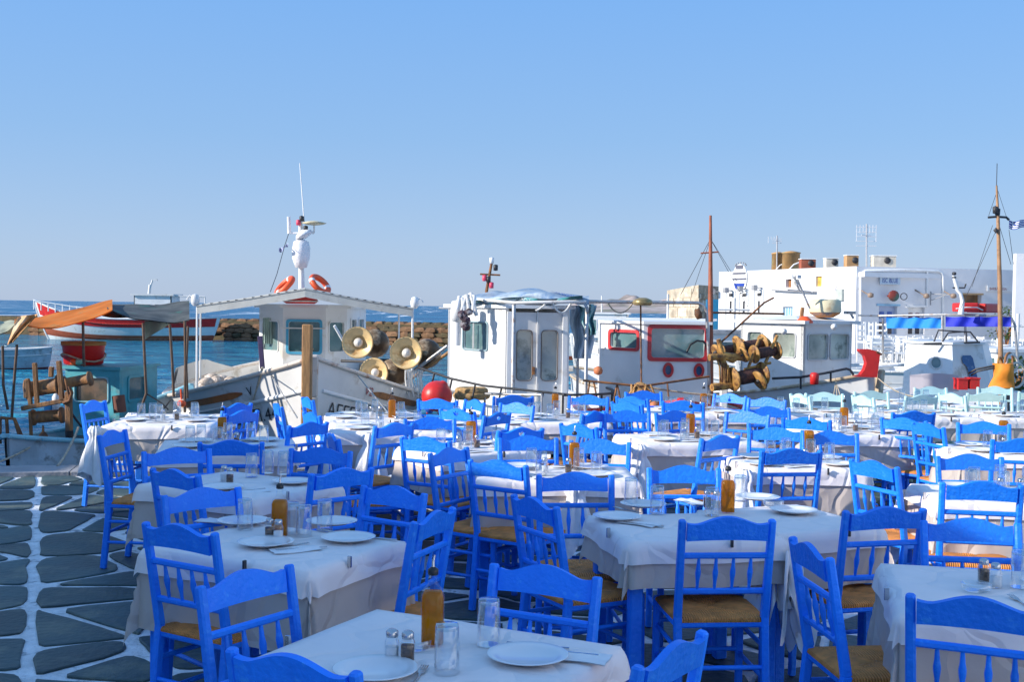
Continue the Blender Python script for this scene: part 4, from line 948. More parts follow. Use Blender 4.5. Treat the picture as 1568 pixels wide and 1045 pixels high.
# right side: draped teal and pale sheets on the post
def drape(x0, w0, y0, y1, d_, ph):
    def fn(u, v): return dep(x0+w0*(u-.2*v)*(1-.35*v)+14*v+2*sin(v*9+ph), y0+(y1-y0)*v, d_+.10*sin(u*14+ph+v*4))
    return fn
cloth_sheet(B2, drape(885, 24, 466, 512, 15.4, 0), 'teal_tarp', mat('pale_teal_sheet', (.20, .44, .46), .6, .25, 5, .4, 9, col2=(.5, .58, .62), mix2=.4), 14, 14); cloth_sheet(B2, drape(872, 40, 468, 548, 15.6, 2), 'pale_sheet', mat('pale_blue_sheet', (.50, .60, .68), .6, .15, 5, .4, 9), 14, 14)
b = MB(); b.tube(bez(dep(845, 462, 14.8), dep(875, 463, 15), .14), .014, 6); b.tube(bez(dep(820, 476, 14.8), dep(838, 462, 14.8), .02), .014, 6); sub(B2, b, 'hanging_rope', ROPEW)
def tarp_text(st, fn, u0, v0, ku, kv, m_):
    v_, f_ = text_pts(st, 1.0); b = MB(); b.add([Vector(fn(u0+x*ku, v0-y*kv))+Vector((0, -.03, .012)) for x, y in v_], f_); sub(B2, b, 'tarp_lettering', m_)
tarp_text('ΠΑΡΟΣ ΑΓ.Ν', tarp2, .38, .75, .055, .6, WHITEP)
tarp_text('ΜΑΡΙΑ ΝΑΟΥΣΑ', tarp, .70, .42, .024, .26, INKB)
# crooked cross-mast with lamps
b = MB(); m0 = dep(745, 446, 16.2); m1 = dep(753, 402, 16.2); b.tube([Vector((m0.x, m0.y, 1.5)), m0, m1], [.025, .022, .018], 8); b.tube([dep(735, 420, 16.2), dep(766, 421.5, 16.2)], .014, 6); sub(B2, b, 'mast', RUST)
for px, py, mm in ((742, 426, FLOATR), (752.5, 437, FLOATR), (759, 410, DARKM), (748, 428, DARKM), (753, 399, WHITEP)):
    b = MB(); b.lathe([(0, -.045), (.03, -.04), (.032, .035), (0, .045)], dep(px, py, 16.15), 8); sub(B2, b, 'signal_lamp', mm)
b = MB(); q = dep(722, 606, 14.9); b.tube([q+Vector((.19*cos(g), .16*sin(g), .0)) for g in [2*pi*k/16 for k in range(16)]], .05, 8, closed=True); b.tube([q+Vector((.17*cos(g), .14*sin(g), .06)) for g in [2*pi*k/16 for k in range(16)]], .045, 8, closed=True); sub(B2, b, 'coiled_rope', mat('tan_rope', (.45, .28, .12), .9, .3, 30, .6, 60))
h2.rail(B2, -.95, .0, -1, .30, 4, DARKM); h2.rail(B2, -.95, .0, 1, .30, 4, GALV)
b = MB(); a0 = dep(740, 591, 14.5); a1 = dep(872, 605, 14.2); b.tube([dep(640, 563, 15.0), dep(690, 580, 14.8), a0, a1], .016, 6)
for px, py in ((665, 572), (692, 581), (728, 588), (768, 594), (832, 601)): a = dep(px, py, 14.6); b.tube([a, a+Vector((-.07, 0, -.35))], .014, 6)
sub(B2, b, 'guard_rail', DARKM)

# ---- B3 red windowed boat
h3 = Hull(2.2, 17.15, atan2(-1, -.03), 5.0, 2.5, 1.15, 1.45, 1.2, pb=2.3, ps=2.8)
B3 = thing('fishing_boat', (2.2, 17.15, WL), 'white boat with red framed windows, small red portholes and a rusty mast', 'fishing boat', 'fishing boats moored at the quay')
h3.shell(B3, BOATW, RED, BOATG, ANTIF, .8, .3)
q0 = dep(918, 550, 17.0); q1 = dep(985, 550, 16.3); q2 = dep(1086, 550, 16.35); z0, z1 = .35, 1.585
q3 = Vector((q2.x+.1, 18.4, 0)); q4 = Vector((q0.x+.1, 18.6, 0))
RF = mat('red_window_frame', (.55, .035, .04), .4, .12, 6, .1, 30, col2=(.65, .20, .18), mix2=.15)
L01 = (Vector((q1.x, q1.y))-Vector((q0.x, q0.y))).length; L12 = (Vector((q2.x, q2.y))-Vector((q1.x, q1.y))).length
cabin_wall(B3, q0, q1, z0, z1, [(L01*.56, 1.00, L01*.60, .21)], BOATW, frame=RF, fw=.045)
cabin_wall(B3, q1, q2, z0, z1, [(L12*.52, .975, L12*.80, .40)], BOATW, frame=RF, fw=.055)
cabin_wall(B3, q2, q3, z0, z1, [(.8, .95, .6, .3)], BOATW); cabin_wall(B3, q4, q0, z0, z1, [(.8, .95, .6, .3)], BOATW); cabin_wall(B3, q3, q4, z0, z1, [], BOATW)
flatroof(B3, [q0, q1, q2, q3, q4], z1, .04, .05, BOATW)
def onwall(A_, B_, px, py, out):
    u = Vector((B_.x-A_.x, B_.y-A_.y, 0)).normalized(); n_ = u.cross(Vector((0, 0, 1))); d = _ray(px, py); E0 = Vector((0, 0, EYE)); P0 = Vector((A_.x, A_.y, 0)); t = (P0-E0).dot(n_)/d.dot(n_); return E0+d*t+n_*out, u, n_
for px, py in ((1023, 567), (1070, 568)):
    p, u_, n_ = onwall(q1, q2, px, py, .004); b = MB(); O = [(.075*cos(2*pi*k/20), .105*sin(2*pi*k/20)) for k in range(20)]; I = [(.043*cos(2*pi*k/20), .066*sin(2*pi*k/20)) for k in range(20)]
    b.plate([O, I], p, u_, (0, 0, 1), .02); o = sub(B3, b, 'porthole', RF); b = MB(); b.plate([I], p-n_*.003, u_, (0, 0, 1), .008); sub(o, b, 'porthole_glass', mat('blue_porthole', (.04, .10, .20), .1, .2, 5))
b = MB(); pts = [onwall(q1, q2, px, py, .05)[0] for px, py in ((1050, 540), (1056, 528), (1066, 522), (1076, 523), (1081, 530))]; b.tube(pts, .016, 6); sub(B3, b, 'hose_loop', BLACKP)
mR0 = dep(1089, 600, 16.4); mR1 = dep(1088, 330, 16.4); xx = dep(1088, 460, 16.4)
b = MB(); b.tube([Vector((mR0.x, mR0.y, .3)), xx, mR1], [.042, .036, .018], 8); b.tube([dep(1073, 388, 16.4), dep(1100, 386, 16.4)], .012, 6); sub(B3, b, 'mast', mat('red_brown_mast', (.36, .10, .045), .5, .2, 8, .2, 20, col2=(.12, .05, .03), mix2=.3))
b = MB()
for px, py, dd in ((1128, 430, 17), (1060, 450, 16.8), (1042, 452, 16.5), (1145, 470, 17.5)): b.tube([dep(1088, 366, 16.4), dep(px, py, dd)], .004, 4)
sub(B3, b, 'rigging_wire', DARKM)
b = MB(); P0 = dep(900, 462, 15.1); b.tube([P0, dep(1068, 464, 15.5), dep(1078, 468, 15.5), dep(1082, 478, 15.5), dep(1085, 540, 15.5), dep(1086, 625, 15.5)], .022, 8); sub(B3, b, 'frame_pipe', GALV)
b = MB(); b.tube([dep(981, 464, 15.3), dep(982, 590, 15.3)], .012, 6); b.tube([dep(893, 583, 14.9), dep(982, 592, 14.8), dep(1086, 577, 15.2)], .016, 6)
for px, py, qx, qy in ((903, 584, 899, 612), (909, 585, 915, 615), (945, 588, 938, 625), (945, 588, 952, 625), (1022, 588, 1024, 612)): b.tube([dep(px, py, 14.9), dep(qx, qy, 14.8)], .012, 5)
sub(B3, b, 'guard_rail', RUST)
b = MB(); b.tube(bez(dep(930, 463, 15.2), dep(970, 463, 15.3), .14), .010, 6); b.tube(bez(dep(982, 591, 14.9), dep(1100, 606, 15.0), .02), .014, 6); sub(B3, b, 'hanging_rope', ROPE)
b = MB(); b.lathe([(.10, 0), (.13, .02), (.12, .07), (.05, .10), (0, .10)], dep(984, 468, 15.2), 14); sub(B3, b, 'work_lamp', mat('brass_lamp', (.40, .30, .14), .4, .3, 6, metal=.5))
b = MB(); b.lathe([(0, -.05), (.07, -.03), (.07, .03), (0, .05)], dep(1069, 481, 15.5), 10, Matrix.Rotation(1.3, 3, 'Y')); sub(B3, b, 'signal_lamp', RUST)
b = MB(); q = dep(980, 600, 14.9); b.lathe([(0, -.12), (.10, -.09), (.13, 0), (.10, .08), (.03, .12), (0, .12)], q, 10); 
for k in range(6): b.tube([q+Vector((.12*cos(k), -.1, .1)), q+Vector((.17*cos(k*1.3), -.12, -.02)), q+Vector((.1*cos(k*2), -.1, -.16))], .014, 5)
sub(B3, b, 'straw_float', mat('straw_float', (.56, .30, .11), .8, .3, 10, .5, 30))
for px, py, d_ in ((916, 568, 15.2), (1002, 622, 14.6), (985, 625, 14.6)):
    b = MB(); b.lathe([(0, -.06), (.05, -.04), (.06, 0), (.05, .04), (0, .06)], dep(px, py, d_), 10); sub(B3, b, 'small_float', mat('faded_float', (.62, .20, .08), .6, .2, 8))
b = MB(); b.tube([dep(1098, 530, 15.6), dep(1170, 464, 15.7), dep(1185, 466-10, 15.7)], .014, 6); b.tube([dep(1090, 479, 16.6), dep(1140, 480, 17), dep(1200, 481, 17.2)], .018, 6); sub(B3, b, 'boat_hook', RUST)
# yellow net winch beside the mast
Wn = thing('net_winch', dep(1130, 560, 15.2), 'yellow brown net hauling winch with four drums beside the rusty mast', 'winch')
R0 = rotz(radians(24)) @ Matrix.Rotation(radians(-8), 3, 'Y')
for px, py, d_, s_ in ((1120, 536, 15.6, .62), (1150, 530, 15.5, .66), (1172, 540, 15.3, .62), (1145, 577, 15.1, .80)): winch(Wn, dep(px, py, d_), R0, s_, BRASS, 'drum')
for px, py, d_, r_ in ((1098, 539, 15.2, .105), (1138, 543, 15.1, .11), (1130, 525, 15.9, .1), (1163, 583, 15.0, .13), (1174, 527, 15.6, .1)):
    b = MB(); b.lathe([(0, -.014), (r_, -.014), (r_*1.04, 0), (r_, .014), (0, .014)], dep(px, py, d_), 20, R0 @ Matrix.Rotation(pi/2-.35, 3, 'Y')); o = sub(Wn, b, 'cheek_disc', BRASS); b = MB(); b.lathe([(0, -.05), (.025, -.05), (.025, .05), (0, .05)], dep(px, py, d_), 8, R0 @ Matrix.Rotation(pi/2-.35, 3, 'Y')); sub(o, b, 'axle', DARKM)
for pts, r_ in (([(1086, 548), (1112, 545), (1135, 548)], .045), ([(1100, 520), (1108, 548), (1110, 590)], .03), ([(1090, 594), (1122, 590)], .05), ([(1112, 560), (1118, 590)], .035), ([(1146, 563), (1162, 520), (1168, 518)], .02), ([(1172, 556), (1190, 514)], .022), ([(1140, 566), (1180, 556)], .018), ([(1104, 545), (1122, 552), (1140, 540)], .04)):
    b = MB(); b.tube([dep(x, y, 15.05+.004*(x-1120)) for x, y in pts], r_, 8); sub(Wn, b, 'winch_arm', BRASS)
for k in range(5):
    b = MB(); b.tube([dep(1096+3*k, 545+k, 15.0), dep(1102+3.2*k, 562, 14.98), dep(1103+2.6*k, 588, 15.0)], .012, 6); sub(Wn, b, 'hydraulic_hose', RUST if k % 2 else BRASS)
b = MB(); q = dep(1108, 595, 15.2); b.beam(Vector((q.x, q.y, 0.0)), q, .10, .10); sub(Wn, b, 'pedestal', WHITEP)

# ---- B4 wheelhouse boat with red stem head
h4 = Hull(3.26, 19.95, atan2(-.8, .6), 7.0, 2.7, 1.22, 1.72, 1.45, rake=.35, pb=2.3, ps=2.6)
B4 = thing('fishing_boat', (3.26, 19.95, WL), 'white boat with raked wheelhouse windows and a bright red stem head', 'fishing boat', 'fishing boats moored at the quay')
h4.shell(B4, BOATW, mat('tan_rail', (.52, .40, .26), .5, .15, 5, .2, 20, col2=(.7, .68, .62), mix2=.4), RED, ANTIF, .62, .25)
h4.text(B4, 'ΑΓ.ΝΙΚΟΛ', .30, .44, -1, .20, INK); h4.text(B4, 'ΙΟΣ.ΑΙ', .52, .52, -1, .22, INK)
h4.band(B4, .15, .42, .80, .86, -1, 'red_stripe', RED)
K = Vector((4.40, 17.75)); ad = Vector((-.6, .8)); bd = Vector((.8, .6)); Kl = K+ad*1.25; Kr = K+bd*1.17; Kb = Kl+bd*1.17
z0, z1 = .25, 1.60
LG = BOATW
cabin_wall(B4, Kl, K, z0, z1, [(1.25-.36, 1.02, .42, .36), (1.25-.95, 1.0, .28, .40)], BOATW, glass=GLASSL, fw=.018, frame=mat('grey_frame', (.50, .50, .50), .4, .1, 5), lean=.0)
cabin_wall(B4, K, Kr, z0, z1, [(.34, 1.0, .46, .38), (.86, 1.0, .44, .38)], BOATG, glass=GLASSL, fw=.018, frame=mat('grey_frame', (.5,)*3))
cabin_wall(B4, Kr, Kb, z0, z1, [(.6, 1.02, .7, .36)], BOATW); cabin_wall(B4, Kb, Kl, z0, z1, [], BOATW)
flatroof(B4, [K, Kr, Kb, Kl], z1, .05, .13, BOATG)
b = MB(); b.add([(*(K+ad*.1), z1+.06), (*(Kr-bd*.1), z1+.06), (*(Kb-bd*.1), z1+.06), (*(Kl+bd*.1), z1+.06), (*(K+ad*.4+bd*.3), z1+.12), (*(Kr+ad*.4-bd*.3), z1+.12), (*(Kb-ad*.2-bd*.3), z1+.12), (*(Kl-ad*.2+bd*.3), z1+.12)], [(0, 1, 5, 4), (1, 2, 6, 5), (2, 3, 7, 6), (3, 0, 4, 7), (4, 5, 6, 7)]); sub(B4, b, 'roof_hump', BOATW)
rd = dep(1263, 483, 18.3); rd.z = z1+.10; b = MB(); b.lathe([(.13, 0), (.16, .02), (.23, .06), (.235, .08)], rd, 22); b2 = MB(); b2.lathe([(.245, .08), (.25, .10), (.24, .26), (.19, .285), (0, .29)], rd, 24); o = sub(B4, b2, 'radome', BEIGE); sub(o, b, 'radome_base', mat('rust_orange_base', (.50, .20, .06), .6, .3, 4, col2=(.10, .16, .22), mix2=.4, s2=3))
b = MB(); b.tube([dep(1240, 473, 18.0), dep(1221, 428, 18.0)], .016, 6); b.tube([dep(1206, 444, 18), dep(1242, 447, 18)], .012, 6); b.tube([dep(1224, 446, 18), dep(1216, 424, 18)], .018, 6); sub(B4, b, 'roof_mast', GALV)
b = MB(); b.box(dep(1222, 424, 18), (.07, .07, .05), rotz(.4)); b.box(dep(1214, 424, 18), (.02, .02, .07)); b.tube([dep(1217, 431, 18), dep(1220, 437, 18)], .03, 6); sub(B4, b, 'camera_light', BOATG)
b = MB(); b.beam(dep(1226, 495, 17.9), dep(1229, 471, 17.9), .07, .05); sub(B4, b, 'horn_post', WOODL)
b = MB(); q = dep(1232, 492, 17.8); b.lathe([(.13, -.03), (.13, .0), (.05, .07), (0, .075)], q, 12); sub(B4, b, 'red_roof_cap', ORANGE)
b = MB(); b.box(dep(1301, 479, 18.5), (.16, .1, .05), rotz(.5)); b.tube([dep(1303, 481, 18.5), dep(1307, 488, 18.5)], .02, 6); sub(B4, b, 'spotlight', GALV)
for px, py in ((1277, 501), (1200, 508)): b = MB(); b.lathe([(0, -.03), (.045, -.02), (.05, .01), (0, .03)], dep(px, py, 17.6), 12, Matrix.Rotation(pi/2, 3, 'X')); sub(B4, b, 'deck_light', BOATG)
# rail, float, red stem head
b = MB(); pr_ = [dep(1182, 580, 16.9), dep(1226, 578, 16.8), dep(1262, 572, 16.8), dep(1296, 565, 16.9), dep(1302, 567, 16.9), dep(1307, 575, 16.9)]; b.tube(pr_, .018, 8)
for px, py, qy in ((1226, 578, 594), (1272, 570, 584)): b.tube([dep(px, py, 16.85), dep(px, qy+2, 16.85)], .015, 6)
sub(B4, b, 'guard_rail', DARKM)
b = MB(); q = dep(1247, 580, 16.7); b.lathe([(0, -.09), (.06, -.08), (.065, .05), (.05, .08), (0, .09)], q, 12); sub(B4, b, 'float', RED)
s0 = h4.P(1, 1, 0); b = MB()
prof = [dep(x, y, 16.95) for x, y in ((1307, 577), (1316, 574), (1322, 566), (1325, 556), (1322, 545), (1314, 538), (1314, 535), (1330, 535), (1346, 540), (1344, 555), (1341, 578))]
o_ = prof[0]; ux = Vector((.8, -.0, 0)).normalized(); P2 = [((p-o_).x, (p-o_).z) for p in prof]
b.plate([P2], o_+Vector((0, .07, 0)), (1, 0, 0), (0, 0, 1), .14); sub(B4, b, 'red_stem_head', RED)
b = MB(); b.beam(dep(1344, 539, 16.95)-Vector((.04, 0, 0)), dep(1348, 543, 16.95), .16, .03); sub(B4, b, 'stem_cap', RUST)
b = MB()
for k in range(3): b.tube([dep(1280, 585, 16.8), dep(1276+k*6, 610, 16.5)], .008, 4)
b.tube(bez(dep(1345, 580, 16.9), dep(1402, 608, 14.9), .05), .01, 5); sub(B4, b, 'mooring_line', ROPE)

# ---- B5 right hand boat with blue banners
h5 = Hull(7.35, 20.0, atan2(-.86, -.50), 6.6, 2.5, 1.12, 1.30, 1.3, rake=.55, pb=2.3, ps=2.6)
B5 = thing('fishing_boat', (7.35, 20.0, WL), 'white boat at the right with sloping cabin, blue banners and a flag mast', 'fishing boat', 'fishing boats moored at the quay')
h5.shell(B5, BOATW, BOATW, BOATG, ANTIF, .8, .28)
D5 = 19.2
f0 = dep(1382, 560, D5+.6); f1 = dep(1408, 560, D5-.2); f2 = dep(1462, 560, D5-.5); f3 = dep(1524, 560, D5)
zc0 = .40; zc1 = dep(1420, 527, D5).z
def panel(a, b_, ta, tb, m_, nm='cabin_wall', z0=zc0, z1=zc1):
    mb_ = MB(); n_ = (Vector((b_.x-a.x, b_.y-a.y, 0))).normalized().cross(Vector((0, 0, 1)))*-.05
    V = [Vector((a.x, a.y, z0)), Vector((b_.x, b_.y, z0)), Vector((tb.x, tb.y, z1)), Vector((ta.x, ta.y, z1))]
    mb_.add(V+[v+n_ for v in V], [(0, 1, 2, 3), (7, 6, 5, 4), (0, 4, 5, 1), (1, 5, 6, 2), (2, 6, 7, 3), (3, 7, 4, 0)]); return sub(B5, mb_, nm, m_)
t0 = dep(1388, 525, D5+.7); t1 = dep(1410, 527, D5+.1); t2 = dep(1458, 526, D5-.2); t3 = dep(1504, 526, D5+.3)
bk0 = Vector((f0.x+.7, f0.y+1.2, 0)); bk3 = Vector((f3.x+.6, f3.y+1.2, 0)); tb0 = Vector((t0.x+.6, t0.y+1.1, 0)); tb3 = Vector((t3.x+.5, t3.y+1.0, 0))
panel(f0, f1, t0, t1, BOATW); panel(f1, f2, t1, t2, BOATW); panel(f2, f3, t2, t3, BOATG); panel(f3, bk3, t3, tb3, BOATW); panel(bk3, bk0, tb3, tb0, BOATW); panel(bk0, f0, tb0, t0, BOATW)
flatroof(B5, [t0, t1, t2, t3, tb3, tb0], zc1, .035, .05, BOATW)
def onpanel(a, b_, px, py):
    return onwall(a, b_, px, py, .02)
def pan_pt(a, b_, ta, tb, u, v, out):
    A_ = Vector((a.x, a.y, zc0)).lerp(Vector((b_.x, b_.y, zc0)), u); T_ = Vector((ta.x, ta.y, zc1)).lerp(Vector((tb.x, tb.y, zc1)), u)
    n_ = Vector((b_.x-a.x, b_.y-a.y, 0)).normalized().cross(Vector((0, 0, 1))); return A_.lerp(T_, v)+n_*out
b = MB(); c = [(pan_pt(f1, f2, t1, t2, .5+.17*cos(g), .66+.11*sin(g), .012)) for g in [2*pi*k/20 for k in range(20)]]; b.tube(c, .014, 6, closed=True); o = sub(B5, b, 'oval_porthole', BOATG); b = MB(); b.add(c, [tuple(range(20))]); sub(o, b, 'porthole_glass', GLASSD)
b = MB(); rr_ = [(-.17, .22), (-.14, .25), (.10, .25), (.16, .20), (.22, -.28), (.06, -.28), (.02, -.22), (-.05, .05), (-.17, .12)]
b.add([pan_pt(f2, f3, t2, t3, .44+x*1.0, .55+y, .012) for x, y in rr_], [tuple(range(len(rr_)))][::1]); sub(B5, b, 'cabin_window', mat('deep_blue_glass', (.03, .10, .26), .1, .3, 2, col2=(.3, .35, .38), mix2=.2))
b = MB(); b.tube([dep(1415, 527, 19), dep(1500, 524.5, 19.2)], .018, 6); sub(B5, b, 'handrail', DARKM)
for xs_ in ((1430, 524, 1437, 506, 1486, 509, 1497, 523), (1443, 524, 1452, 510, 1480, 508, 1480, 525)):
    b = MB(); b.tube([dep(xs_[i], xs_[i+1], 19.4) for i in (0, 2, 4, 6)], .014, 6); sub(B5, b, 'luggage_hoop', DARKM)
# inner bulwark at the bow, its lilac shade put into the colour
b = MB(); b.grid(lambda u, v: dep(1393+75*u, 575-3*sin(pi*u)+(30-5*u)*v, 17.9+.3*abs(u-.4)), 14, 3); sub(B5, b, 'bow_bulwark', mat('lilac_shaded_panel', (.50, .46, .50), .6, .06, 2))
# pipe frame with banners
b = MB(); b.tube([dep(1314, 483, 20.6), dep(1345, 484, 20.6), dep(1352, 488, 20.6), dep(1352, 556, 20.6)], .020, 6); b.tube([dep(1345, 484, 20.6), dep(1442, 482, 19.8), dep(1538, 484, 19.4), dep(1549, 488, 19.4), dep(1554, 498, 19.4), dep(1559, 560, 19.4)], .022, 8)
for px, y0, y1 in ((1443, 482, 570), (1478, 482, 525)): b.tube([dep(px, y0, 19.8), dep(px, y1, 19.8)], .022, 8)
sub(B5, b, 'frame_pipe', GALV)
def banner(x0, x1, y0, y1, d0, d1, m_, nm):
    cloth_sheet(B5, lambda u, v: dep(x0+(x1-x0)*u, y0+(y1-y0)*v+1.0*abs(sin(u*12))*(1-v), d0+(d1-d0)*u+.03*sin(u*20+v*2)), nm, m_, 30, 4)
banner(1357, 1441, 486, 502, 20.5, 19.9, AZCL, 'azure_banner'); banner(1448, 1548, 485, 499.5, 19.7, 19.3, NAVY, 'navy_banner')
mf0 = dep(1534, 600, 18.8); mf1 = dep(1526, 284, 18.8); b = MB(); b.tube([Vector((mf0.x, mf0.y, .2)), dep(1531, 440, 18.8), dep(1528, 330, 18.8), mf1], [.045, .038, .028, .015], 8); sub(B5, b, 'mast', mat('tan_mast', (.40, .22, .11), .5, .2, 8, .2, 20, col2=(.18, .09, .05), mix2=.3))
b = MB(); b.tube([dep(1513, 333, 18.8), dep(1527, 332, 18.8), dep(1541, 333, 18.8), dep(1545, 337, 18.8)], .020, 6); b.lathe([(0, -.06), (.04, -.05), (.045, .05), (0, .07)], dep(1524, 322, 18.75), 8); b.lathe([(0, -.06), (.04, -.05), (.045, .05), (0, .07)], dep(1527.5, 325, 18.8), 8); b.lathe([(0, -.05), (.045, 0), (0, .05)], dep(1525, 353, 18.75), 8); sub(B5, b, 'crosstree', DARKM)
b = MB()
for a_, c_ in (((1527, 292), (1514, 330)), ((1528, 292), (1541, 332)), ((1530, 345), (1548, 405)), ((1520, 345), (1488, 440)), ((1545, 352), (1552, 405)), ((1529, 345), (1470, 475))): b.tube([dep(*a_, 18.8), dep(*c_, 18.9)], .004, 4)
b.tube([mf1, mf1+Vector((0, 0, .35))], .006, 5); sub(B5, b, 'rigging_wire', DARKM)
fl = thing('greek_flag', dep(1545, 338, 18.8), 'small blue and white striped flag flying from the tan mast at right', 'flag')
def flp(u, v): return dep(1545+28*u, 337+2*sin(u*6)+13*v+2*u*(1-v), 18.8+.07*sin(u*8+v))
for k in range(9):
    b = MB(); b.grid(lambda u, v: flp(u if k > 4 else .38+.62*u, (k+v)/9), 10, 1); b.grid(lambda u, v: flp(1-u if k > 4 else 1-.62*u, (k+v)/9)+Vector((0, .004, 0)), 10, 1); sub(fl, b, 'stripe', mat('flag_navy', (.02, .06, .30), .8, .1, 8) if k % 2 == 0 else mat('flag_white', (.75, .75, .8), .8, .05, 8))
b = MB(); b.grid(lambda u, v: flp(.38*u, 5/9*v)+Vector((0, -.002, 0)), 5, 3); sub(fl, b, 'canton', mat('flag_navy', (.02,)*3))
b = MB(); b.grid(lambda u, v: flp(.38*u, (2.0+v)/9)+Vector((0, -.006, 0)), 5, 1); b.grid(lambda u, v: flp(.15+.08*u, 5/9*v)+Vector((0, -.008, 0)), 1, 4); sub(fl, b, 'cross', mat('flag_white', (.7,)*3))
# red life raft cradle on the frame, curled white post
lr = thing('life_raft_case', dep(1490, 470, 19.8), 'red life raft case with a white rope on top of the navy banner frame', 'life raft')
b = MB()
for x0, x1, y0, y1, mm in ((1463, 1494, 464, 478, 0), (1494, 1515, 465, 479, 0)):
    a_ = dep(x0, y1, 19.7); c_ = dep(x1, y1, 19.7 if x1 < 1500 else 20.2); hh = dep(x0, y0, 19.7).z-a_.z; b.beam(a_+Vector((0, 0, hh/2)), c_+Vector((0, 0, hh/2)), .34, hh, (0, 0, 1), .15)
sub(lr, b, 'case', RED); b = MB(); b.tube([dep(1464, 473, 19.5), dep(1480, 471, 19.5), dep(1496, 471, 19.5), dep(1504, 475, 19.6), dep(1514, 477, 19.9)], .012, 6); sub(lr, b, 'rope', ROPEW)
b = MB(); b.tube([dep(1471, 482, 19.4), dep(1474, 462, 19.4), dep(1471, 450, 19.4), dep(1466, 444, 19.4), dep(1462, 430, 19.4), dep(1460, 422, 19.4)], [.05, .035, .03, .035, .03, .025], 8); sub(B5, b, 'curled_lamp_post', BOATW)
b = MB(); b.tube([dep(1459, 441, 19.4), dep(1477, 441, 19.4), dep(1479, 435, 19.4)], .014, 6); b.lathe([(0, 0), (.035, .01), (.035, .05), (0, .06)], dep(1461, 422, 19.4), 8); b.lathe([(0, 0), (.035, .01), (.035, .03), (0, .04)], dep(1461, 427, 19.4), 8); sub(B5, b, 'lamp_bracket', DARKM)
# red crates, orange canvas covered hauler with rings
for k, (px, py) in enumerate(((1471, 589), (1489, 588))):
    q = dep(px, py, 17.6); t = thing('red_crate', q, ('left one of two small red crates on the right hand boat', 'right one of two small red crates, nearer the orange cover')[k], 'crate', 'red crates on the right hand boat')
    b = MB(); b.box(q+Vector((0, 0, 0)), (.14, .2, .15)); sub(t, b, 'crate_body', RED); b = MB(); b.box(q+Vector((0, 0, .085)), (.16, .22, .02)); sub(t, b, 'rim', RED)
b = MB(); b.beam(dep(1474, 585, 17.8), dep(1487, 585, 17.8), .05, .08); sub(B5, b, 'dark_bracket', RUST)
oc = thing('covered_hauler', dep(1535, 575, 17.5), 'net hauler wrapped in orange canvas with pale rings at the right edge', 'winch')
def orc(u, v):
    g = 2*pi*u; yy = 557+37*v; hw = 15-2*sin(v*4)+(6*v if cos(g) < 0 else 0)+1.6*sin(g*3+v*5); p = dep(1537+hw*cos(g), yy, 17.5); p.y += .14*sin(g)*(1+.2*sin(v*6)); return p
b = MB(); b.grid(lambda u, v: orc(1-u, v), 26, 10); b.add([orc(k/20, 0) for k in range(20)], [tuple(range(20))]); sub(oc, b, 'canvas_cover', mat('orange_cover', (.80, .26, .02), .7, .15, 4, .6, 7))
for px, py, rr_, mm in ((1549, 558, .13, ROPEW), (1556, 575, .17, mat('pale_ring', (.66, .60, .50), .5, .1, 6)), (1545, 552, .10, mat('rust_ring', (.36, .16, .06), .6, .3, 6)), (1531, 556, .07, BRASS)):
    q = dep(px, py, 17.6); b = MB(); b.tube([q+Vector((rr_*cos(g), .1*cos(g), rr_*sin(g)*1.1)) for g in [2*pi*k/20 for k in range(20)]], .018, 6, closed=True); sub(oc, b, 'ring', mm)
b = MB(); b.tube([dep(1483, 572, 17.7), dep(1494, 566, 17.6), dep(1525, 560, 17.5)], .016, 6); b.tube([dep(1487, 575, 17.7), dep(1497, 569, 17.6), dep(1527, 563, 17.5)], .013, 6); sub(oc, b, 'hose', BLACKP)
b = MB(); q = dep(1540, 596, 17.5); b.beam(Vector((q.x, q.y, .2)), q+Vector((0, 0, .1)), .1, .1); sub(oc, b, 'stand', DARKM)

# ---- B6 turquoise boat
h6 = Hull(-5.25, 15.35, radians(78), 4.3, 1.75, .86, 1.35, 1.06, rake=.3, pb=2.4, ps=2.3)
B6 = thing('fishing_boat', (-5.25, 15.35, WL), 'small turquoise and grey fishing boat at the left quay with a wooden winch', 'fishing boat', 'fishing boats moored at the quay')
h6.shell(B6, HULLGB, TURQL, TURQL, ANTIF, .72, .25, deckm=mat('blue_white_deck', (.42, .48, .55), .6, .2, 3, .2, 20, col2=(.30, .25, .28), mix2=.3))
h6.text(B6, 'N.Π 106', .0, .80, -1, .10, WHITEP)
k0 = dep(100, 600, 15.3); k1 = dep(183, 600, 15.1); z0, z1 = .05, dep(150, 567, 15.1).z
cabin_wall(B6, k0, k1, z0, z1, [((k1.x-k0.x)*.50, z1-z0-.26, (k1.x-k0.x)*.62, .30)], TURQ, frame=TURQL, fw=.02, glass=mat('dark_wood_glass', (.10, .085, .06), .15, .4, 2, spec=.8, col2=(.16, .10, .06), mix2=.4))
kb1 = Vector((k1.x+.15, k1.y+1.1, 0)); kb0 = Vector((k0.x+.1, k0.y+1.1, 0))
cabin_wall(B6, k1, kb1, z0, z1, [(.5, z1-z0-.26, .5, .28)], TURQ); cabin_wall(B6, kb1, kb0, z0, z1, [], TURQ); cabin_wall(B6, kb0, k0, z0, z1, [], TURQ); flatroof(B6, [k0, k1, kb1, kb0], z1, .04, .05, TURQ)
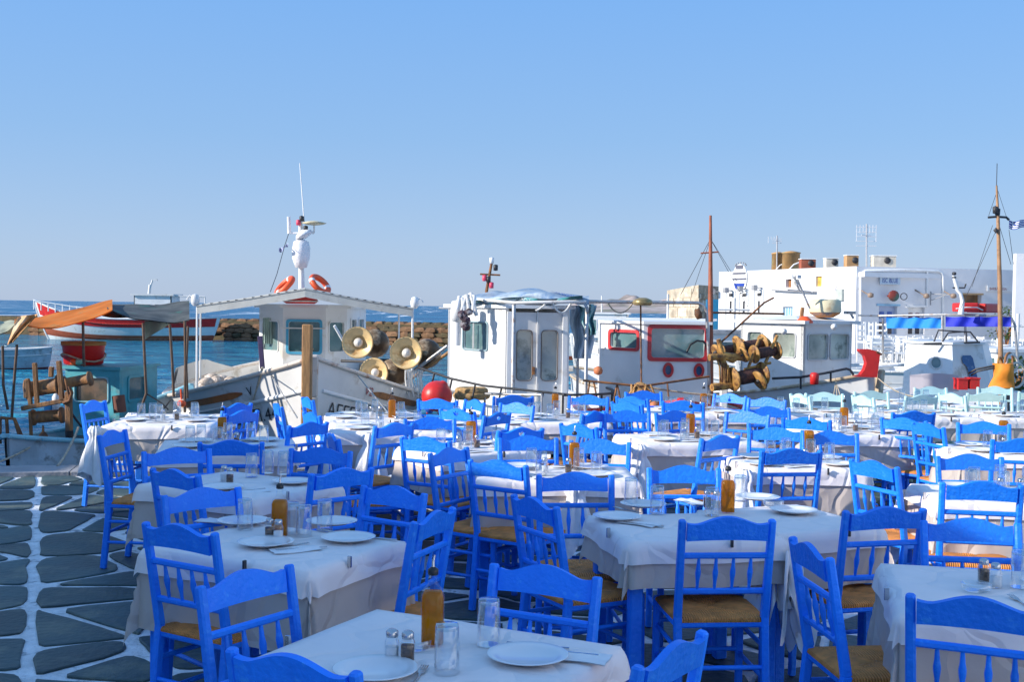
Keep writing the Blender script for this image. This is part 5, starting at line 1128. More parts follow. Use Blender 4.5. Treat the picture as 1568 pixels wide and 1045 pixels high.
b = MB(); q = dep(128, 568, 15.6); q.z = z1+.04; b.lathe([(.22, 0), (.25, .02), (.27, .24), (.28, .26)], q, 20); rt = sub(B6, b, 'red_tub', RED); b = MB(); b.lathe([(.285, .26), (.285, .31), (.0, .32)], q, 20); sub(rt, b, 'wooden_lid', mat('ochre_lid', (.40, .22, .07), .8, .2, 6, .3, 20)); b = MB(); b.tube([q+Vector((.28*cos(g), .28*sin(g), .10+.05*sin(g*2))) for g in [2*pi*k/18 for k in range(18)]], .012, 6, closed=True); sub(rt, b, 'tub_rope', ROPE)
for px, py, mm in ((111, 560, ORANGE), (119, 562, mat('green_float', (.20, .5, .40), .6, .1, 6))): b = MB(); b.lathe([(0, 0), (.05, .02), (.05, .07), (0, .09)], Vector((dep(px, py, 15.3).x, 15.35, z1+.04)), 10); sub(B6, b, 'small_float', mm)
WD = mat('weathered_winch_wood', (.30, .14, .05), .7, .3, 6, .4, 30, stretch=(3, 3, .8), col2=(.12, .08, .06), mix2=.4)
wn6 = thing('net_winch', dep(75, 610, 14.2), 'old wooden net winch with rollers and upright posts on the turquoise boat', 'winch')
Rw = rotz(radians(4))
for (xa, ya, xb, yb, r_) in ((42, 597, 92, 590, .13), (98, 588, 139, 580, .09), (50, 640, 96, 636, .10)):
    b = MB(); a_ = dep(xa, ya, 14.1); c_ = dep(xb, yb, 14.1); dd = (c_-a_); Lq = dd.length; R_ = dd.to_track_quat('Z', 'Y').to_matrix(); b.lathe([(0, 0), (r_, 0), (r_, .02), (r_*.72, .03), (r_*.72, Lq-.03), (r_, Lq-.02), (r_, Lq), (0, Lq)], a_, 18, R_); b2 = sub(wn6, b, 'roller', WD)
for xa, ya, xb, yb, w_ in ((53, 556, 57, 620, .05), (90, 553, 95, 614, .055), (79, 562, 78, 578, .05), (33, 626, 108, 612, .055), (42, 580, 47, 622, .045), (105, 600, 106, 660, .075), (46, 630, 48, 672, .035), (40, 582, 40, 610, .05)):
    b = MB(); b.beam(dep(xa, ya, 14.0), dep(xb, yb, 14.0), w_, w_); sub(wn6, b, 'post', WD)
b = MB(); b.tube([dep(97, 618, 13.95), dep(107, 614, 13.95), dep(110, 602, 13.95), dep(106, 592, 13.95)], .022, 8); b.tube([dep(100, 580, 13.95), dep(104, 600, 13.95), dep(107, 614, 13.95)], .014, 6); sub(wn6, b, 'iron_hook', RUST)
b = MB(); b.tube([dep(106, 660, 14.05), Vector((dep(106, 660, 14.05).x, 14.1, -.1))], .05, 8); b.tube([dep(110, 634, 14.1), dep(118, 645, 14.1), dep(125, 654, 14.2)], .014, 6); sub(wn6, b, 'stay', DARKM)
for px, py, mm in ((86, 618, WHITEP), (74, 628, mat('azure_can', (.05, .35, .65), .5, .1, 6))): b = MB(); b.lathe([(.0, -.12), (.05, -.11), (.05, .08), (.02, .13), (0, .14)], dep(px, py, 14.6), 10); sub(B6, b, 'bottle', mm)
b = MB(); b.tube([dep(181, 606, 14.2), dep(184, 632, 14.2)], .075, 10); sub(B6, b, 'brown_bollard', mat('dark_red_wood', (.17, .06, .035), .7, .2, 6, .3, 20))
# its canvas on poles: orange on the left, dark on the right
def sheet(x0, x1, ytop, ybot, d0, d1, ph, name, m_, sag=6):
    def fn(u, v): return dep(x0+(x1-x0)*u, ytop(u)*(1-v)+ybot(u)*v+1.2*sin(u*11+v*4+ph), d0+(d1-d0)*v+.10*sin(u*9+ph)+.05*sin(v*8))
    return cloth_sheet(B6, fn, name, m_, 30, 12)
sheet(22, 172, lambda u: 489-26*u+3*sin(u*5), lambda u: 496+15*sin(pi*u)-22*u, 15.8, 14.4, 0, 'orange_canvas', ORCL)
def fold(u, v): return dep(36-22*v+(22*(1-v)+9)*(u-.3), 485+42*v-4*u, 14.4+.05*sin(u*9+v*3)-.10*v)
cloth_sheet(B6, fold, 'orange_canvas', mat('faded_orange_canvas', (.66, .33, .12), .75, .2, 3, .4, 6, col2=(.6, .52, .38), mix2=.4, s2=3), 10, 16)
sheet(-20, 26, lambda u: 490+2*u, lambda u: 512-12*u+6*sin(u*4), 15.6, 14.5, 2, 'pale_canvas', OLCL)
sheet(164, 290, lambda u: 464+3*sin(u*4), lambda u: 474+14*sin(pi*u*.8)+8*u, 16.0, 14.6, 1, 'dark_canvas', DKCL)
sheet(150, 280, lambda u: 472+8*u, lambda u: 480+13*u+3*sin(u*7), 16.2, 15.2, 3, 'olive_canvas', OLCL)
cloth_sheet(B6, lambda u, v: dep(221+42*u-6*v*u, 492+27*v*(1-u*.8), 15+.05*sin(u*8)), 'olive_canvas', OLCL, 10, 8)
PM = mat('dark_wood_pole', (.13, .075, .045), .6, .3, 8, .2, 30)
for pts in (((127, 492), (128, 545), (129, 562)), ((219, 495), (222, 560), (224, 603), (214, 632)), ((260, 497), (264, 560), (266, 608)), ((283, 492), (284, 560), (283, 632)), ((26, 528), (22, 580), (18, 640)), ((4, 530), (5, 590), (12, 628)), ((288, 500), (285, 560), (287, 610))):
    b = MB(); b.tube([dep(x, y, 14.6) for x, y in pts], .017, 6); sub(B6, b, 'canvas_pole', PM)
b = MB(); b.tube([dep(224, 603, 14.6), dep(248, 618, 14.6), dep(258, 628, 14.6)], .01, 5); b.tube([dep(240, 640, 14.5), dep(262, 612, 14.6), dep(270, 625, 14.5)], .01, 5); sub(B6, b, 'stay', DARKM)
b = MB(); b.lathe([(0, -.04), (.05, -.03), (.055, .01), (.03, .035), (0, .04)], dep(278, 618, 14.2), 10); b.tube([dep(277, 596, 14.2), dep(278, 612, 14.2)], .012, 5); sub(B6, b, 'orange_float', ORANGE)
for pts in (((1, 640), (22, 642), (30, 668)), ((10, 641), (12, 672)), ((0, 642), (0, 680)), ((22, 642), (34, 670))):
    b = MB(); b.tube([dep(x, y, 13.9) for x, y in pts], .02, 6); sub(B6, b, 'iron_stand', RUST)
b = MB(); b.lathe([(.06, 0), (.05, .03), (.015, .07), (.012, .14), (0, .14)], dep(66, 670, 13.9), 10); sub(B6, b, 'brass_bell', RUST)
b = MB(); b.tube(bez(dep(66, 672, 13.6), dep(-25, 715, 12.8), .04), .012, 5); b.tube(bez(dep(120, 655, 14.0), at(88, 714, .05), .04), .014, 6); sub(B6, b, 'mooring_line', ROPE)

# ---- B7 red and white boat before the breakwater
h7 = Hull(-25.7, 78.5, radians(180), 12.4, 3.6, 1.45, 2.62, 1.62, rake=1.2, pb=2.6, ps=2.6)
B7 = thing('fishing_boat', (-25.7, 78.5, WL), 'long white boat with broad red sheer band moored along the breakwater', 'fishing boat')
h7.shell(B7, BOATW, WHITEP, BOATG, ANTIF, .98, .35, deckm=BOATW)
for s_ in (1, -1): h7.band(B7, -.97, .97, .70, .97, s_, 'red_sheer_band', RED, 40, .03, False); h7.band(B7, -.98, .98, .30, .42, s_, 'red_brown_band', mat('red_brown_band', (.40, .09, .04), .6, .1, 4), 40, .02, False)
for x0, x1, y0, wn in ((205, 262, 452, 1),):
    a_ = dep(205, 470, 77.3); c_ = dep(262, 470, 77.3); zt = dep(230, 453, 77.3).z; zb = .2
    Lq = c_.x-a_.x; cabin_wall(B7, a_, c_, zb, zt, [(Lq*.34, (zt-zb)*.60, Lq*.22, .42), (Lq*.62, (zt-zb)*.62, Lq*.12, .36), (Lq*.82, (zt-zb)*.62, Lq*.10, .36)], BOATW, frame=BOATG, th=.1)
    P_ = [(a_.x, a_.y), (c_.x, c_.y), (c_.x, c_.y+2), (a_.x, a_.y+2)]; cabin_wall(B7, P_[1], P_[2], zb, zt, [], BOATW); cabin_wall(B7, P_[3], P_[0], zb, zt, [], BOATW); flatroof(B7, P_, zt, .12, .25, BOATG)
b = MB(); b.tube([dep(228, 452, 77.5), dep(230, 436, 77.5)], .10, 6); b.tube([dep(230, 440, 77.5), dep(234, 428, 77.5)], .06, 6); b.box(dep(237, 429, 77.5), (.35, .1, .12)); sub(B7, b, 'short_mast', BOATG)
b = MB(); b.tube([dep(262, 453, 77.6), dep(314, 455, 77.6)], .05, 5); b.tube([dep(314, 455, 77.6), dep(314, 480, 77.6)], .04, 5); b.tube([dep(288, 454, 77.6), dep(288, 480, 77.6)], .03, 5); sub(B7, b, 'canopy_rail', BOATG)
b = MB(); pts = [dep(x, y, 77) for x, y in ((52, 461), (80, 465), (110, 470), (140, 473))]; b.tube(pts, .05, 5)
for i in range(9): t_ = i/8; p = pts[0].lerp(pts[3], t_); p.z = pts[0].z+(pts[3].z-pts[0].z)*t_+.04; b.tube([p, p-Vector((0, 0, .6))], .04, 5)
sub(B7, b, 'bow_rail', WHITEP)
# small grey boat at left edge, and background boats
def smallboat(px, d, hd, L, B, fb, label, cabin=None, band=None, hull=BOATW, roofm=BOATW, loc_y=None):
    c = dep(px, 500, d); h = Hull(c.x, d, hd, L, B, fb, fb*1.45, fb*1.1, rake=.4); t = thing('small_boat', (c.x, d, WL), label, 'boat'); h.shell(t, hull, BOATG, BOATG, None, .8, .25)
    for s_ in (1, -1): h.band(t, -.98, .98, .30, .42, s_, 'boot_stripe', band or ANTIF, 24, .015, False)
    if cabin:
        cx_, cl, cw, ch, wn = cabin; P = [h.W(cx_-cl/2, -cw/2, 0), h.W(cx_+cl/2, -cw/2, 0), h.W(cx_+cl/2, cw/2, 0), h.W(cx_-cl/2, cw/2, 0)]; z0 = WL+fb-.2; z1 = z0+ch
        for i in range(4): A_, B_ = P[i], P[(i+1) % 4]; Lq = (B_-A_).length; cabin_wall(t, A_, B_, z0, z1, [(Lq*(k+.5)/wn, ch*.62, Lq*.7/wn, ch*.34) for k in range(wn)], BOATW)
        flatroof(t, P, z1, .08, .15, roofm)
        b = MB(); q = h.W(cx_, 0, z1); b.tube([q, q+Vector((0, 0, .9))], .04, 6); b.tube([q+Vector((-.4, 0, .6)), q+Vector((.4, 0, .6))], .03, 5); sub(t, b, 'mast', BOATG)
    return t, h
smallboat(6, 44, radians(200), 3.4, 1.6, .75, 'grey little boat cut off by the left edge beyond the orange canvas', None, mat('dark_maroon', (.12, .03, .03), .6, .1, 5), HULLGB)
smallboat(896, 58, radians(172), 7.5, 2.6, 1.15, 'white boat with brown waterline far behind the twin doored wheelhouse', (-.8, 2.6, 1.7, 1.35, 2))
smallboat(1022, 40, radians(165), 6.6, 2.4, 1.15, 'white cabin cruiser roof showing behind the red windowed boat', (0, 2.9, 1.9, 1.25, 2))
smallboat(1118, 30, radians(185), 4.6, 2.0, 1.2, 'grey topped boat behind the rusty mast and yellow winch', (-.1, 1.8, 1.4, 1.0, 2), None, BOATW, mat('grey_mesh_top', (.30, .31, .33), .8, .3, 5))
smallboat(1190, 27, radians(175), 6.0, 2.2, 1.3, 'white low boat directly before the slipway, left of the raked wheelhouse', (-.3, 1.6, 1.3, .5, 1))
smallboat(1330, 25.5, radians(168), 5.6, 2.1, 1.35, 'open white boat between the red stem head and the banner boat')
smallboat(1500, 28, radians(10), 7, 2.4, 1.2, 'white hull lying behind the banner boat near the far terrace', (1.0, 2.0, 1.6, .7, 2))
# ================================================================ TERRACE FURNITURE
def chair_proto(style, paint):
    t = thing('ladder_back_chair', (0, 0, 0), 'chair', 'chair')
    S = MB; pw = .033
    # back posts run in one piece from the floor to the top, leaning back
    for s in (-1, 1):
        b = S(); x = s*.192
        b.beam((x, -.245, 0), (x, -.200, .46), pw, .040, (0, 1, 0), .18); b.beam((x, -.200, .455), (x*1.02, -.275, .895), pw, .040, (0, 1, 0), .22, w1=pw*.95, h1=.032); sub(t, b, 'back_post', paint)
        b = S(); b.beam((s*.198, .20, 0), (s*.198, .195, .455), pw, pw, (0, 1, 0), .2); sub(t, b, 'front_leg', paint)
    def crest(z0, h, hump, holes, y0, name='crest_rail'):
        P = []; n = 22; W = .176
        for k in range(n+1):
            u = -1+2*k/n; x = u*W; yb = .006*(1-u*u); P.append((x, yb))
        top = []
        for k in range(n+1):
            u = 1-2*k/n; x = u*W; hh = h+hump*(max(0, cos(u*pi/1.55))**1.3 if abs(u) < .78 else 0)+.006*(abs(u)**8)
            top.append((x, hh))
        b = S(); tl = Vector((0, -.168, 1)).normalized(); b.plate([P+top]+holes, (0, y0-.003, z0), (1, 0, 0), tl, .022); return sub(t, b, name, paint)
    holes = []
    if style == 1:   # a little cut out tulip
        holes = [[(0, .040), (.016, .046), (.028, .062), (.030, .082), (.018, .070), (.010, .072), (0, .090), (-.010, .072), (-.018, .070), (-.030, .082), (-.028, .062), (-.016, .046)]]
    crest(.806, .072, .036, holes, -.256)
    def yb(z): return -.200-.075*(z-.455)/.44
    for z, nm in ((.735, 'back_rail'), (.575, 'back_rail')):
        b = S(); b.beam((-.19, yb(z), z), (.19, yb(z), z), .022, .026, (0, 0, 1), .3); sub(t, b, nm, paint)
    nsp = 4
    for k in range(nsp):
        x = -.19+.38*(k+1)/(nsp+1); b = S(); z0, z1 = .585, .727
        b.tube([(x, yb(z0+(z1-z0)*q), z0+(z1-z0)*q) for q in (0, .25, .45, .55, .7, 1)], [.0065, .008, .012, .0125, .009, .0065], 8); sub(t, b, 'spindle', paint)
    for s in (-1, 1):
        for z in (.16, .30):
            b = S(); b.tube([(s*.197, -.225+.02*z, z+.02), (s*.198, .195, z+.02)], .011, 6); sub(t, b, 'stretcher', paint)
        b = S(); b.beam((s*.196, -.20, .425), (s*.198, .195, .425), .022, .030, (0, 0, 1), .3); sub(t, b, 'seat_rail', paint)
    for z in (.20, .34): b = S(); b.tube([(-.196, .197, z), (.196, .197, z)], .011, 6); sub(t, b, 'stretcher', paint)
    b = S(); b.tube([(-.192, -.222, .24), (.192, -.222, .24)], .011, 6); sub(t, b, 'stretcher', paint)
    for y in (.195, -.20): b = S(); b.beam((-.19, y, .425), (.19, y, .425), .022, .03, (0, 0, 1), .3); sub(t, b, 'seat_rail', paint)
    b = S()
    def top(u, v):
        x = (u-.5)*2; y = (v-.5)*2; e = max(abs(x), abs(y)); d = abs(abs(x)-abs(y)); z = .452+.016*(1-e**6)-.010*(1-e)-.004*max(0, 1-d*14)
        return (x*.205*(1-.03*max(0, -y)), y*.208-.0, z)
    b.grid(top, 20, 20); b.grid(lambda u, v: (top(1-u, v)[0], top(1-u, v)[1], .418+.012*max(abs(u-.5)*2, abs(v-.5)*2)**4), 8, 8)
    N = 20; ring = [(0, k/N) for k in range(N)]+[(k/N, 1) for k in range(N)]+[(1, 1-k/N) for k in range(N)]+[(1-k/N, 0) for k in range(N)]
    vs = []; 
    for u, v in ring: p = top(u, v); vs += [p, (p[0]*1.03, p[1]*1.03, .441), (p[0], p[1], .430)]
    fs = []; M = len(ring)
    for i in range(M): j = (i+1) % M; fs += [(i*3, i*3+1, j*3+1, j*3), (i*3+1, i*3+2, j*3+2, j*3+1)]
    b.add(vs, [f[::-1] for f in fs], True); sub(t, b, 'rush_seat', TRUSH); return t
PROTO = {('b', 0): chair_proto(0, BLUE), ('b', 1): chair_proto(1, BLUE), ('m', 0): chair_proto(0, MINT)}
used = set()
def chair(cx, cy, ang, fl, label, style=0, col='b', group='blue rush seated chairs at the waterside tables'):
    f = radians(ang+(90 if fl == 'A' else -90)); d = Vector((cos(f), sin(f), 0)); p = PROTO[(col, style)]
    o = p if (col, style) not in used else copy_tree(p); used.add((col, style))
    o.location = Vector((cx, cy, .008))+d*.268; o.rotation_euler = (0, 0, f-pi/2)
    if col == 'm': group = 'mint chairs of the next taverna'
    tag(o, label, 'chair', group); return o
N1 = 'the nearest table'; N2 = 'the second left table'; N3 = 'the third left table'; N4 = 'the fourth left table'; N4a = 'the last left table'; N5 = 'the tied cloth table'; N6 = 'the large joined table'; N7 = 'the small table left of centre'; N8 = 'the long pale skirted table'; N9 = 'the bottom right table'; N10 = 'the tilted middle table'; N11 = 'the wide grey skirted table'; N12 = 'the table before the twin doors'; N13 = 'the table before the red windows'; N14 = 'the table before the red stem'; N16 = 'the upper right edge table'; N17 = 'the lower right edge table'; N18 = 'the little table by the red buoy'
CH = [(-.54, 2.94, -28, 'A', 'chair cut by the bottom edge on the near left of '+N1),
(-.86, 3.85, 56, 'T', 'pale lit chair at the left end of '+N1),
(-1.31, 4.66, -32, 'A', 'tall chair with rush seat on the near side of '+N2),
(-.33, 5.03, 69, 'A', 'chair turned sideways at the right end of '+N2),
(-.57, 5.70, -36, 'T', 'chair facing us on the far right side of '+N2),
(-.91, 6.32, 44, 'A', 'chair at the right end of '+N3),
(-1.80, 7.55, 7, 'A', 'dark crested chair standing in front of '+N4),
(-2.02, 7.10, 30, 'T', 'pale crested chair at the far left of '+N3),
(-1.77, 6.20, -38, 'A', 'chair with slanting back on the near side of '+N3),
(-1.46, 5.56, 45, 'T', 'pale crested chair at the far left end of '+N2),
(-2.72, 8.02, 84, 'T', 'leftmost near chair seen edge on, seat towards '+N4),
(-3.70, 10.40, 80, 'T', 'leftmost far chair seen edge on beside '+N4a),
(-2.42, 10.35, 66, 'A', 'lit chair at the far right of '+N4a),
(-2.22, 9.65, 62, 'A', 'lit chair at the near right of '+N4a),
(-2.05, 10.35, -70, 'A', 'slim chair seen edge on at the left of '+N5),
(-1.92, 11.1, -66, 'A', 'farther edge on chair at the back left of '+N5),
(-1.52, 8.78, 55, 'A', 'pale crested chair at the right end of '+N4),
(-1.62, 9.57, -62, 'A', 'chair turned right at the near left of '+N5),
(-1.17, 7.21, -15, 'T', 'wide lit chair at the far side of '+N3),
(-1.20, 7.98, -72, 'A', 'small dark sideways chair under the tied cloths of '+N5),
(-.88, 8.81, 50, 'A', 'pale chair on the right of the tied cloth corner near '+N5),
(-.64, 9.28, 12, 'T', 'dark crested chair at the far side of '+N10),
(-.57, 7.89, -31, 'A', 'lit chair with pale slats on the near left of '+N10),
(-.38, 7.29, 58, 'T', 'twisted pale chair at the left end of '+N7),
(-.07, 6.74, -35, 'A', 'tall pale crested chair on the near left of '+N7),
(.12, 5.43, -61, 'A', 'curved chair turned right at the left end of '+N6),
(-.46, 10.10, -40, 'A', 'chair with cut out tulip crest left of '+N18),
(-.70, 11.15, -20, 'A', 'pale crested chair right in front of the red buoy'),
(-.35, 11.10, -62, 'T', 'dark edge on chair behind '+N18),
(-.12, 9.78, 58, 'A', 'tulip crest chair at the right of '+N18),
(.05, 10.80, -40, 'T', 'chair with a napkin over its back beside '+N12),
(.02, 11.75, 10, 'A', 'dark blue chair under the coiled rope of the wheelhouse boat'),
(.07, 8.58, 35, 'A', 'pale chair with tulip cut out at the right end of '+N10),
(.12, 8.02, 8, 'T', 'dark chair at the far left side of '+N7),
(.35, 6.27, 5, 'T', 'dark crested chair with pale posts at the far left side of '+N6),
(.60, 7.88, -11, 'T', 'pale crested chair at the far right side of '+N7),
(.52, 8.95, -50, 'A', 'pale chair turned right at the left of '+N11),
(.78, 11.85, -13, 'T', 'pale chair at the far right of '+N12),
(.70, 10.05, 58, 'A', 'dark sideways chair between the wheelhouse table and '+N11),
(1.00, 10.12, 8, 'T', 'chair at the far left side of '+N11),
(1.10, 11.11, -50, 'A', 'pale chair turned right at the near left of '+N13),
(1.22, 11.80, -44, 'A', 'pale chair at the far left of '+N13),
(1.42, 12.60, 11, 'T', 'dark chair at the far side of '+N13),
(1.42, 10.18, 30, 'T', 'dark chair with a napkin fan at the far middle of '+N11),
(1.66, 11.33, -20, 'A', 'pale crested chair on the near side of '+N13),
(2.30, 12.35, -45, 'T', 'pale chair at the far right of '+N13),
(2.58, 11.85, -35, 'T', 'pale crested chair at the right of '+N13),
(2.36, 10.75, 9, 'T', 'dark crested chair at the far left of '+N14),
(2.05, 10.18, -35, 'T', 'pale chair at the far right of '+N11),
(.98, 6.60, 2, 'T', 'dark crested chair at the far middle of '+N6),
(1.47, 8.25, 40, 'A', 'slatted chair turned left between the grey skirt table and '+N8),
(1.80, 7.52, 9, 'A', 'wide pale slatted chair on the near side of '+N8),
(2.00, 8.85, -18, 'T', 'dark chair at the far left of '+N8),
(2.45, 9.72, -30, 'A', 'pale crested chair on the near left of '+N14),
(2.35, 8.62, 0, 'T', 'washed out pale chair at the far right of '+N8),
(2.16, 6.95, -66, 'A', 'pale slim chair seen edge on at the left of '+N17),
(3.29, 9.82, -45, 'A', 'tall dark blue chair with lit slats between two right hand tables'),
(3.33, 9.35, -74, 'A', 'leaning edge on chair at the left of '+N16),
(3.60, 10.50, 9, 'A', 'azure chair in front of the mint chairs'),
(3.85, 9.55, -12, 'T', 'azure chair at the far side of '+N16),
(3.62, 8.30, -12, 'A', 'azure chair on the near side of '+N16),
(2.87, 7.32, -2, 'T', 'azure crested chair at the far side of '+N17),
(2.48, 6.16, -10, 'A', 'large pale slatted chair on the near side of '+N17),
(1.70, 5.31, 14, 'A', 'dark blue chair on the near right side of '+N6),
(1.98, 5.02, -6, 'T', 'dark chair at the far side of '+N9),
(.93, 5.00, 5, 'A', 'broad dark blue chair square on to us in front of '+N6),
(1.15, 4.44, -84, 'A', 'chair seen edge on at the left of '+N9),
(1.46, 3.64, -24, 'A', 'large chair in the bottom right corner in front of '+N9),
(.12, 3.98, -28, 'T', 'chair facing us at the far side of '+N1),
(.43, 3.09, 57, 'A', 'chair cut by the bottom edge at the right end of '+N1),
]
TUL = {26, 29, 32}
for i, (x, y, a, f, lab) in enumerate(CH): chair(x, y, a, f, lab, 1 if i in TUL else 0)
MC = [(4.85, 12.9, -68, 'A', 'tall mint chair seen edge on in the middle of the mint group'),
(5.30, 13.1, -12, 'A', 'mint chair with crest square on, right of the tall edge on one'),
(6.05, 13.5, -12, 'A', 'mint chair at the right edge of the photo, far row'),
(4.40, 12.6, 18, 'A', 'mint chair with dark cut out crest before the lilac bow'),
(4.02, 13.1, 8, 'T', 'mint chair with broad crest under the red stem head'),
(3.72, 12.4, -74, 'A', 'slim mint chair seen edge on behind the blue chairs'),
(3.40, 12.75, -5, 'T', 'mint chair whose crest is in shadow near the boat name'),
(3.08, 12.5, -74, 'A', 'leftmost mint chair, seen edge on'),
(5.75, 12.6, 60, 'A', 'mint chair turned left at the right edge table'),
(5.0, 14.0, 6, 'T', 'mint chair at the quay edge, second from the right'),
(5.85, 14.2, -8, 'T', 'mint chair at the quay edge, rightmost')]
for x, y, a, f, lab in MC: chair(x, y, a, f, lab, 0, 'm')
for k, p in PROTO.items():
    if k not in used:
        for c in list(p.children): bpy.data.objects.remove(c)
        bpy.data.objects.remove(p)

# ---------------------------------------------------------------- tables and their cloths
def table(cx, cy, ang, w, d, name, drop=.27, seed=0, tie=(), cover=True, paint=BLUE, ruff=()):
    a = radians(ang); base = Vector((cx, cy, .008)); R = rotz(a)
    t = thing('taverna_table', base, 'blue legged table under cloths, '+name, 'table', 'taverna tables'); t.rotation_euler = (0, 0, a); t['_org'] = (0, 0, 0)
    b = MB(); b.box((0, 0, .722), (w-.02, d-.02, .022)); sub(t, b, 'tabletop', paint)
    for sx in (-1, 1):
        for sy in (-1, 1): b = MB(); b.beam((sx*(w/2-.05), sy*(d/2-.05), 0), (sx*(w/2-.05), sy*(d/2-.05), .71), .062, .062, (0, 1, 0), .12); sub(t, b, 'leg', paint)
        b = MB(); b.beam((sx*(w/2-.05), -d/2+.08, .66), (sx*(w/2-.05), d/2-.08, .66), .025, .08); sub(t, b, 'apron', paint); b = MB(); b.beam((-w/2+.08, sx*(d/2-.05), .66), (w/2-.08, sx*(d/2-.05), .66), .025, .08); sub(t, b, 'apron', paint)
    for o in t.children: o.location = (0, 0, 0)
    r = random.Random(seed)
    ph = [r.uniform(0, 6.28) for _ in range(8)]
    def cloth(drop, off, z0, amp, flare, rad):
        NX, NY, ND = 20, 18, 7
        us = [-w/2-drop*(1-k/ND) for k in range(ND)]+[-w/2+w*k/NX for k in range(NX+1)]+[w/2+drop*(k+1)/ND for k in range(ND)]
        vs_ = [-d/2-drop*(1-k/ND) for k in range(ND)]+[-d/2+d*k/NY for k in range(NY+1)]+[d/2+drop*(k+1)/ND for k in range(ND)]
        P = []
        for u in us:
            for v in vs_:
                eu = max(0, abs(u)-w/2); ev = max(0, abs(v)-d/2); su = 1 if u > 0 else -1; sv = 1 if v > 0 else -1
                x = max(-w/2, min(w/2, u)); y = max(-d/2, min(d/2, v)); rr = hypot(eu, ev)
                if rr == 0:
                    e = min(w/2-abs(x), d/2-abs(y)); z = z0-.004*math.exp(-e/.02)+.0012*nz(x*8+seed, y*8)+.006*max(0, nz(x*2.6+seed*3, y*2.6))**1.5*1.5
                    P.append((x+su*0, y, z)); continue
                f = min(1, rr/drop); out = rad*min(1, rr/.03)+flare*f*f
                if eu and ev:
                    g = atan2(ev, eu); k = sin(2*g)**2
                    out += rr*.13*k-rr*.08*(sin(4*g)**2)*.9
                    dx, dy = cos(g)*su, sin(g)*sv; hang = rr*(1-.10*k)
                    P.append((x+dx*out, y+dy*out, z0-.004-hang*.97)); continue
                s_ = (y if eu else x); edge = 1-min(1, (d/2-abs(y) if eu else w/2-abs(x))/.12)
                wv = amp*f*(sin(s_*17+ph[0 if eu else 1]+(2 if (su if eu else sv) > 0 else 0))*.6+sin(s_*31+ph[2])*.4)
                out += wv+.02*f*edge
                P.append((x+(su*out if eu else 0), y+(sv*out if ev else 0), z0-.004-rr*(.985)+.004*sin(s_*9+ph[3])*f))
        n2 = len(vs_); fs = []
        for i in range(len(us)-1):
            for j in range(n2-1): q = i*n2+j; fs.append((q, q+n2, q+n2+1, q+1))
        m_ = MB(); m_.add(P, fs, True); return m_
    c = thing('tablecloth', base, 'cloth laid over '+name, 'tablecloth', 'white tablecloths'); c.rotation_euler = (0, 0, a); c['_org'] = (0, 0, 0)
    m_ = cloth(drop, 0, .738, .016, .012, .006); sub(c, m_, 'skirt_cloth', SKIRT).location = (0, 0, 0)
    if cover:
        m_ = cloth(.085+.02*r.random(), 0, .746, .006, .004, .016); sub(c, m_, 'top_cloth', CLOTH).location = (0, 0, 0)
    for sx, sy in tie:      # corner of the cloth gathered and tied in a knot
        p = Vector((sx*(w/2+.02), sy*(d/2+.02), .60)); m_ = MB()
        R2 = rotz(atan2(sy, sx))
        def kn(u, v):
            g = 2*pi*u; k_ = (.035+.03*sin(min(1, v*4)*pi)) if v < .25 else (.035+.085*((v-.25)/.75)**.6)
            rr = k_*(1+.30*sin(6*g+2+seed)*min(1, v*2)+.14*sin(11*g+v*5)); z = .15-.42*v-.07*sin(g*2+seed)*v
            return p+R2 @ Vector((rr*cos(g)*.8+.03, rr*sin(g), z))
        m_.grid(lambda u, v: kn(u, v), 48, 14); sub(c, m_, 'tied_corner', NAPK).location = (0, 0, 0)
    for sx, sy in ruff:
        p = Vector((sx*(w/2+.012), sy*(d/2+.012), .70)); m_ = MB(); R2 = rotz(atan2(sy, sx))
        def rf(u, v):
            g = (u-.5)*2.4; rr = .035+.05*v+.045*v*sin(u*24+v*2)+.03*sin(v*7)*v; z = .0-.34*v-.10*v*cos(u*13+1)-.05*v*sin(u*31)
            return p+R2 @ Vector((rr*cos(g), rr*sin(g)*1.5, z))
        m_.grid(lambda u, v: rf(u, v), 44, 10); sub(c, m_, 'ruffled_corner', PAPER).location = (0, 0, 0)
    for sx in (-1, 1): m_ = MB(); m_.beam((sx*(w/2+.020), -.12*w, .715), (sx*(w/2+.020), -.12*w, .762), .010, .018); sub(c, m_, 'cloth_clip', STEEL).location = (0, 0, 0)
    m_ = MB(); m_.beam((.15*w, -(d/2+.020), .715), (.15*w, -(d/2+.020), .758), .018, .010); sub(c, m_, 'cloth_clip', DARKM).location = (0, 0, 0)
    def L(x, y): p = base+R @ Vector((x, y, 0)); return Vector((p.x, p.y, TZ))
    return L, R, a
TZ = .7565
TB = {}
TB['1'] = table(-.215, 3.50, -27, .90, .72, N1, .22, 1)
TB['2'] = table(-1.01, 5.08, -27, .87, .70, N2, .33, 2)
TB['3'] = table(-1.56, 6.77, -33, .92, .70, N3, .30, 3)
TB['4'] = table(-2.08, 8.62, 12, .95, .78, N4, .30, 4)
TB['4a'] = table(-3.02, 10.42, 4, .90, 1.15, N4a, .28, 5, tie=((-1, -1), (-1, 1)))
TB['5'] = table(-1.05, 10.02, 8, .98, .86, N5, .34, 6, tie=((-1, -1), (1, -1), (-.3, -1)))
TB['5b'] = table(-1.28, 10.98, 8, .90, .86, 'the table nearest the caique bow', .28, 7)
TB['6'] = table(.83, 5.64, 11, .74, .70, N6+', left half', .20, 8, ruff=((1, -1),))
TB['6b'] = table(1.40, 5.90, 22, .62, .70, N6+', right half', .26, 9, ruff=((-1, -1),))
TB['7'] = table(.28, 7.42, 2, .98, .66, N7, .30, 10, tie=((.2, -1),))
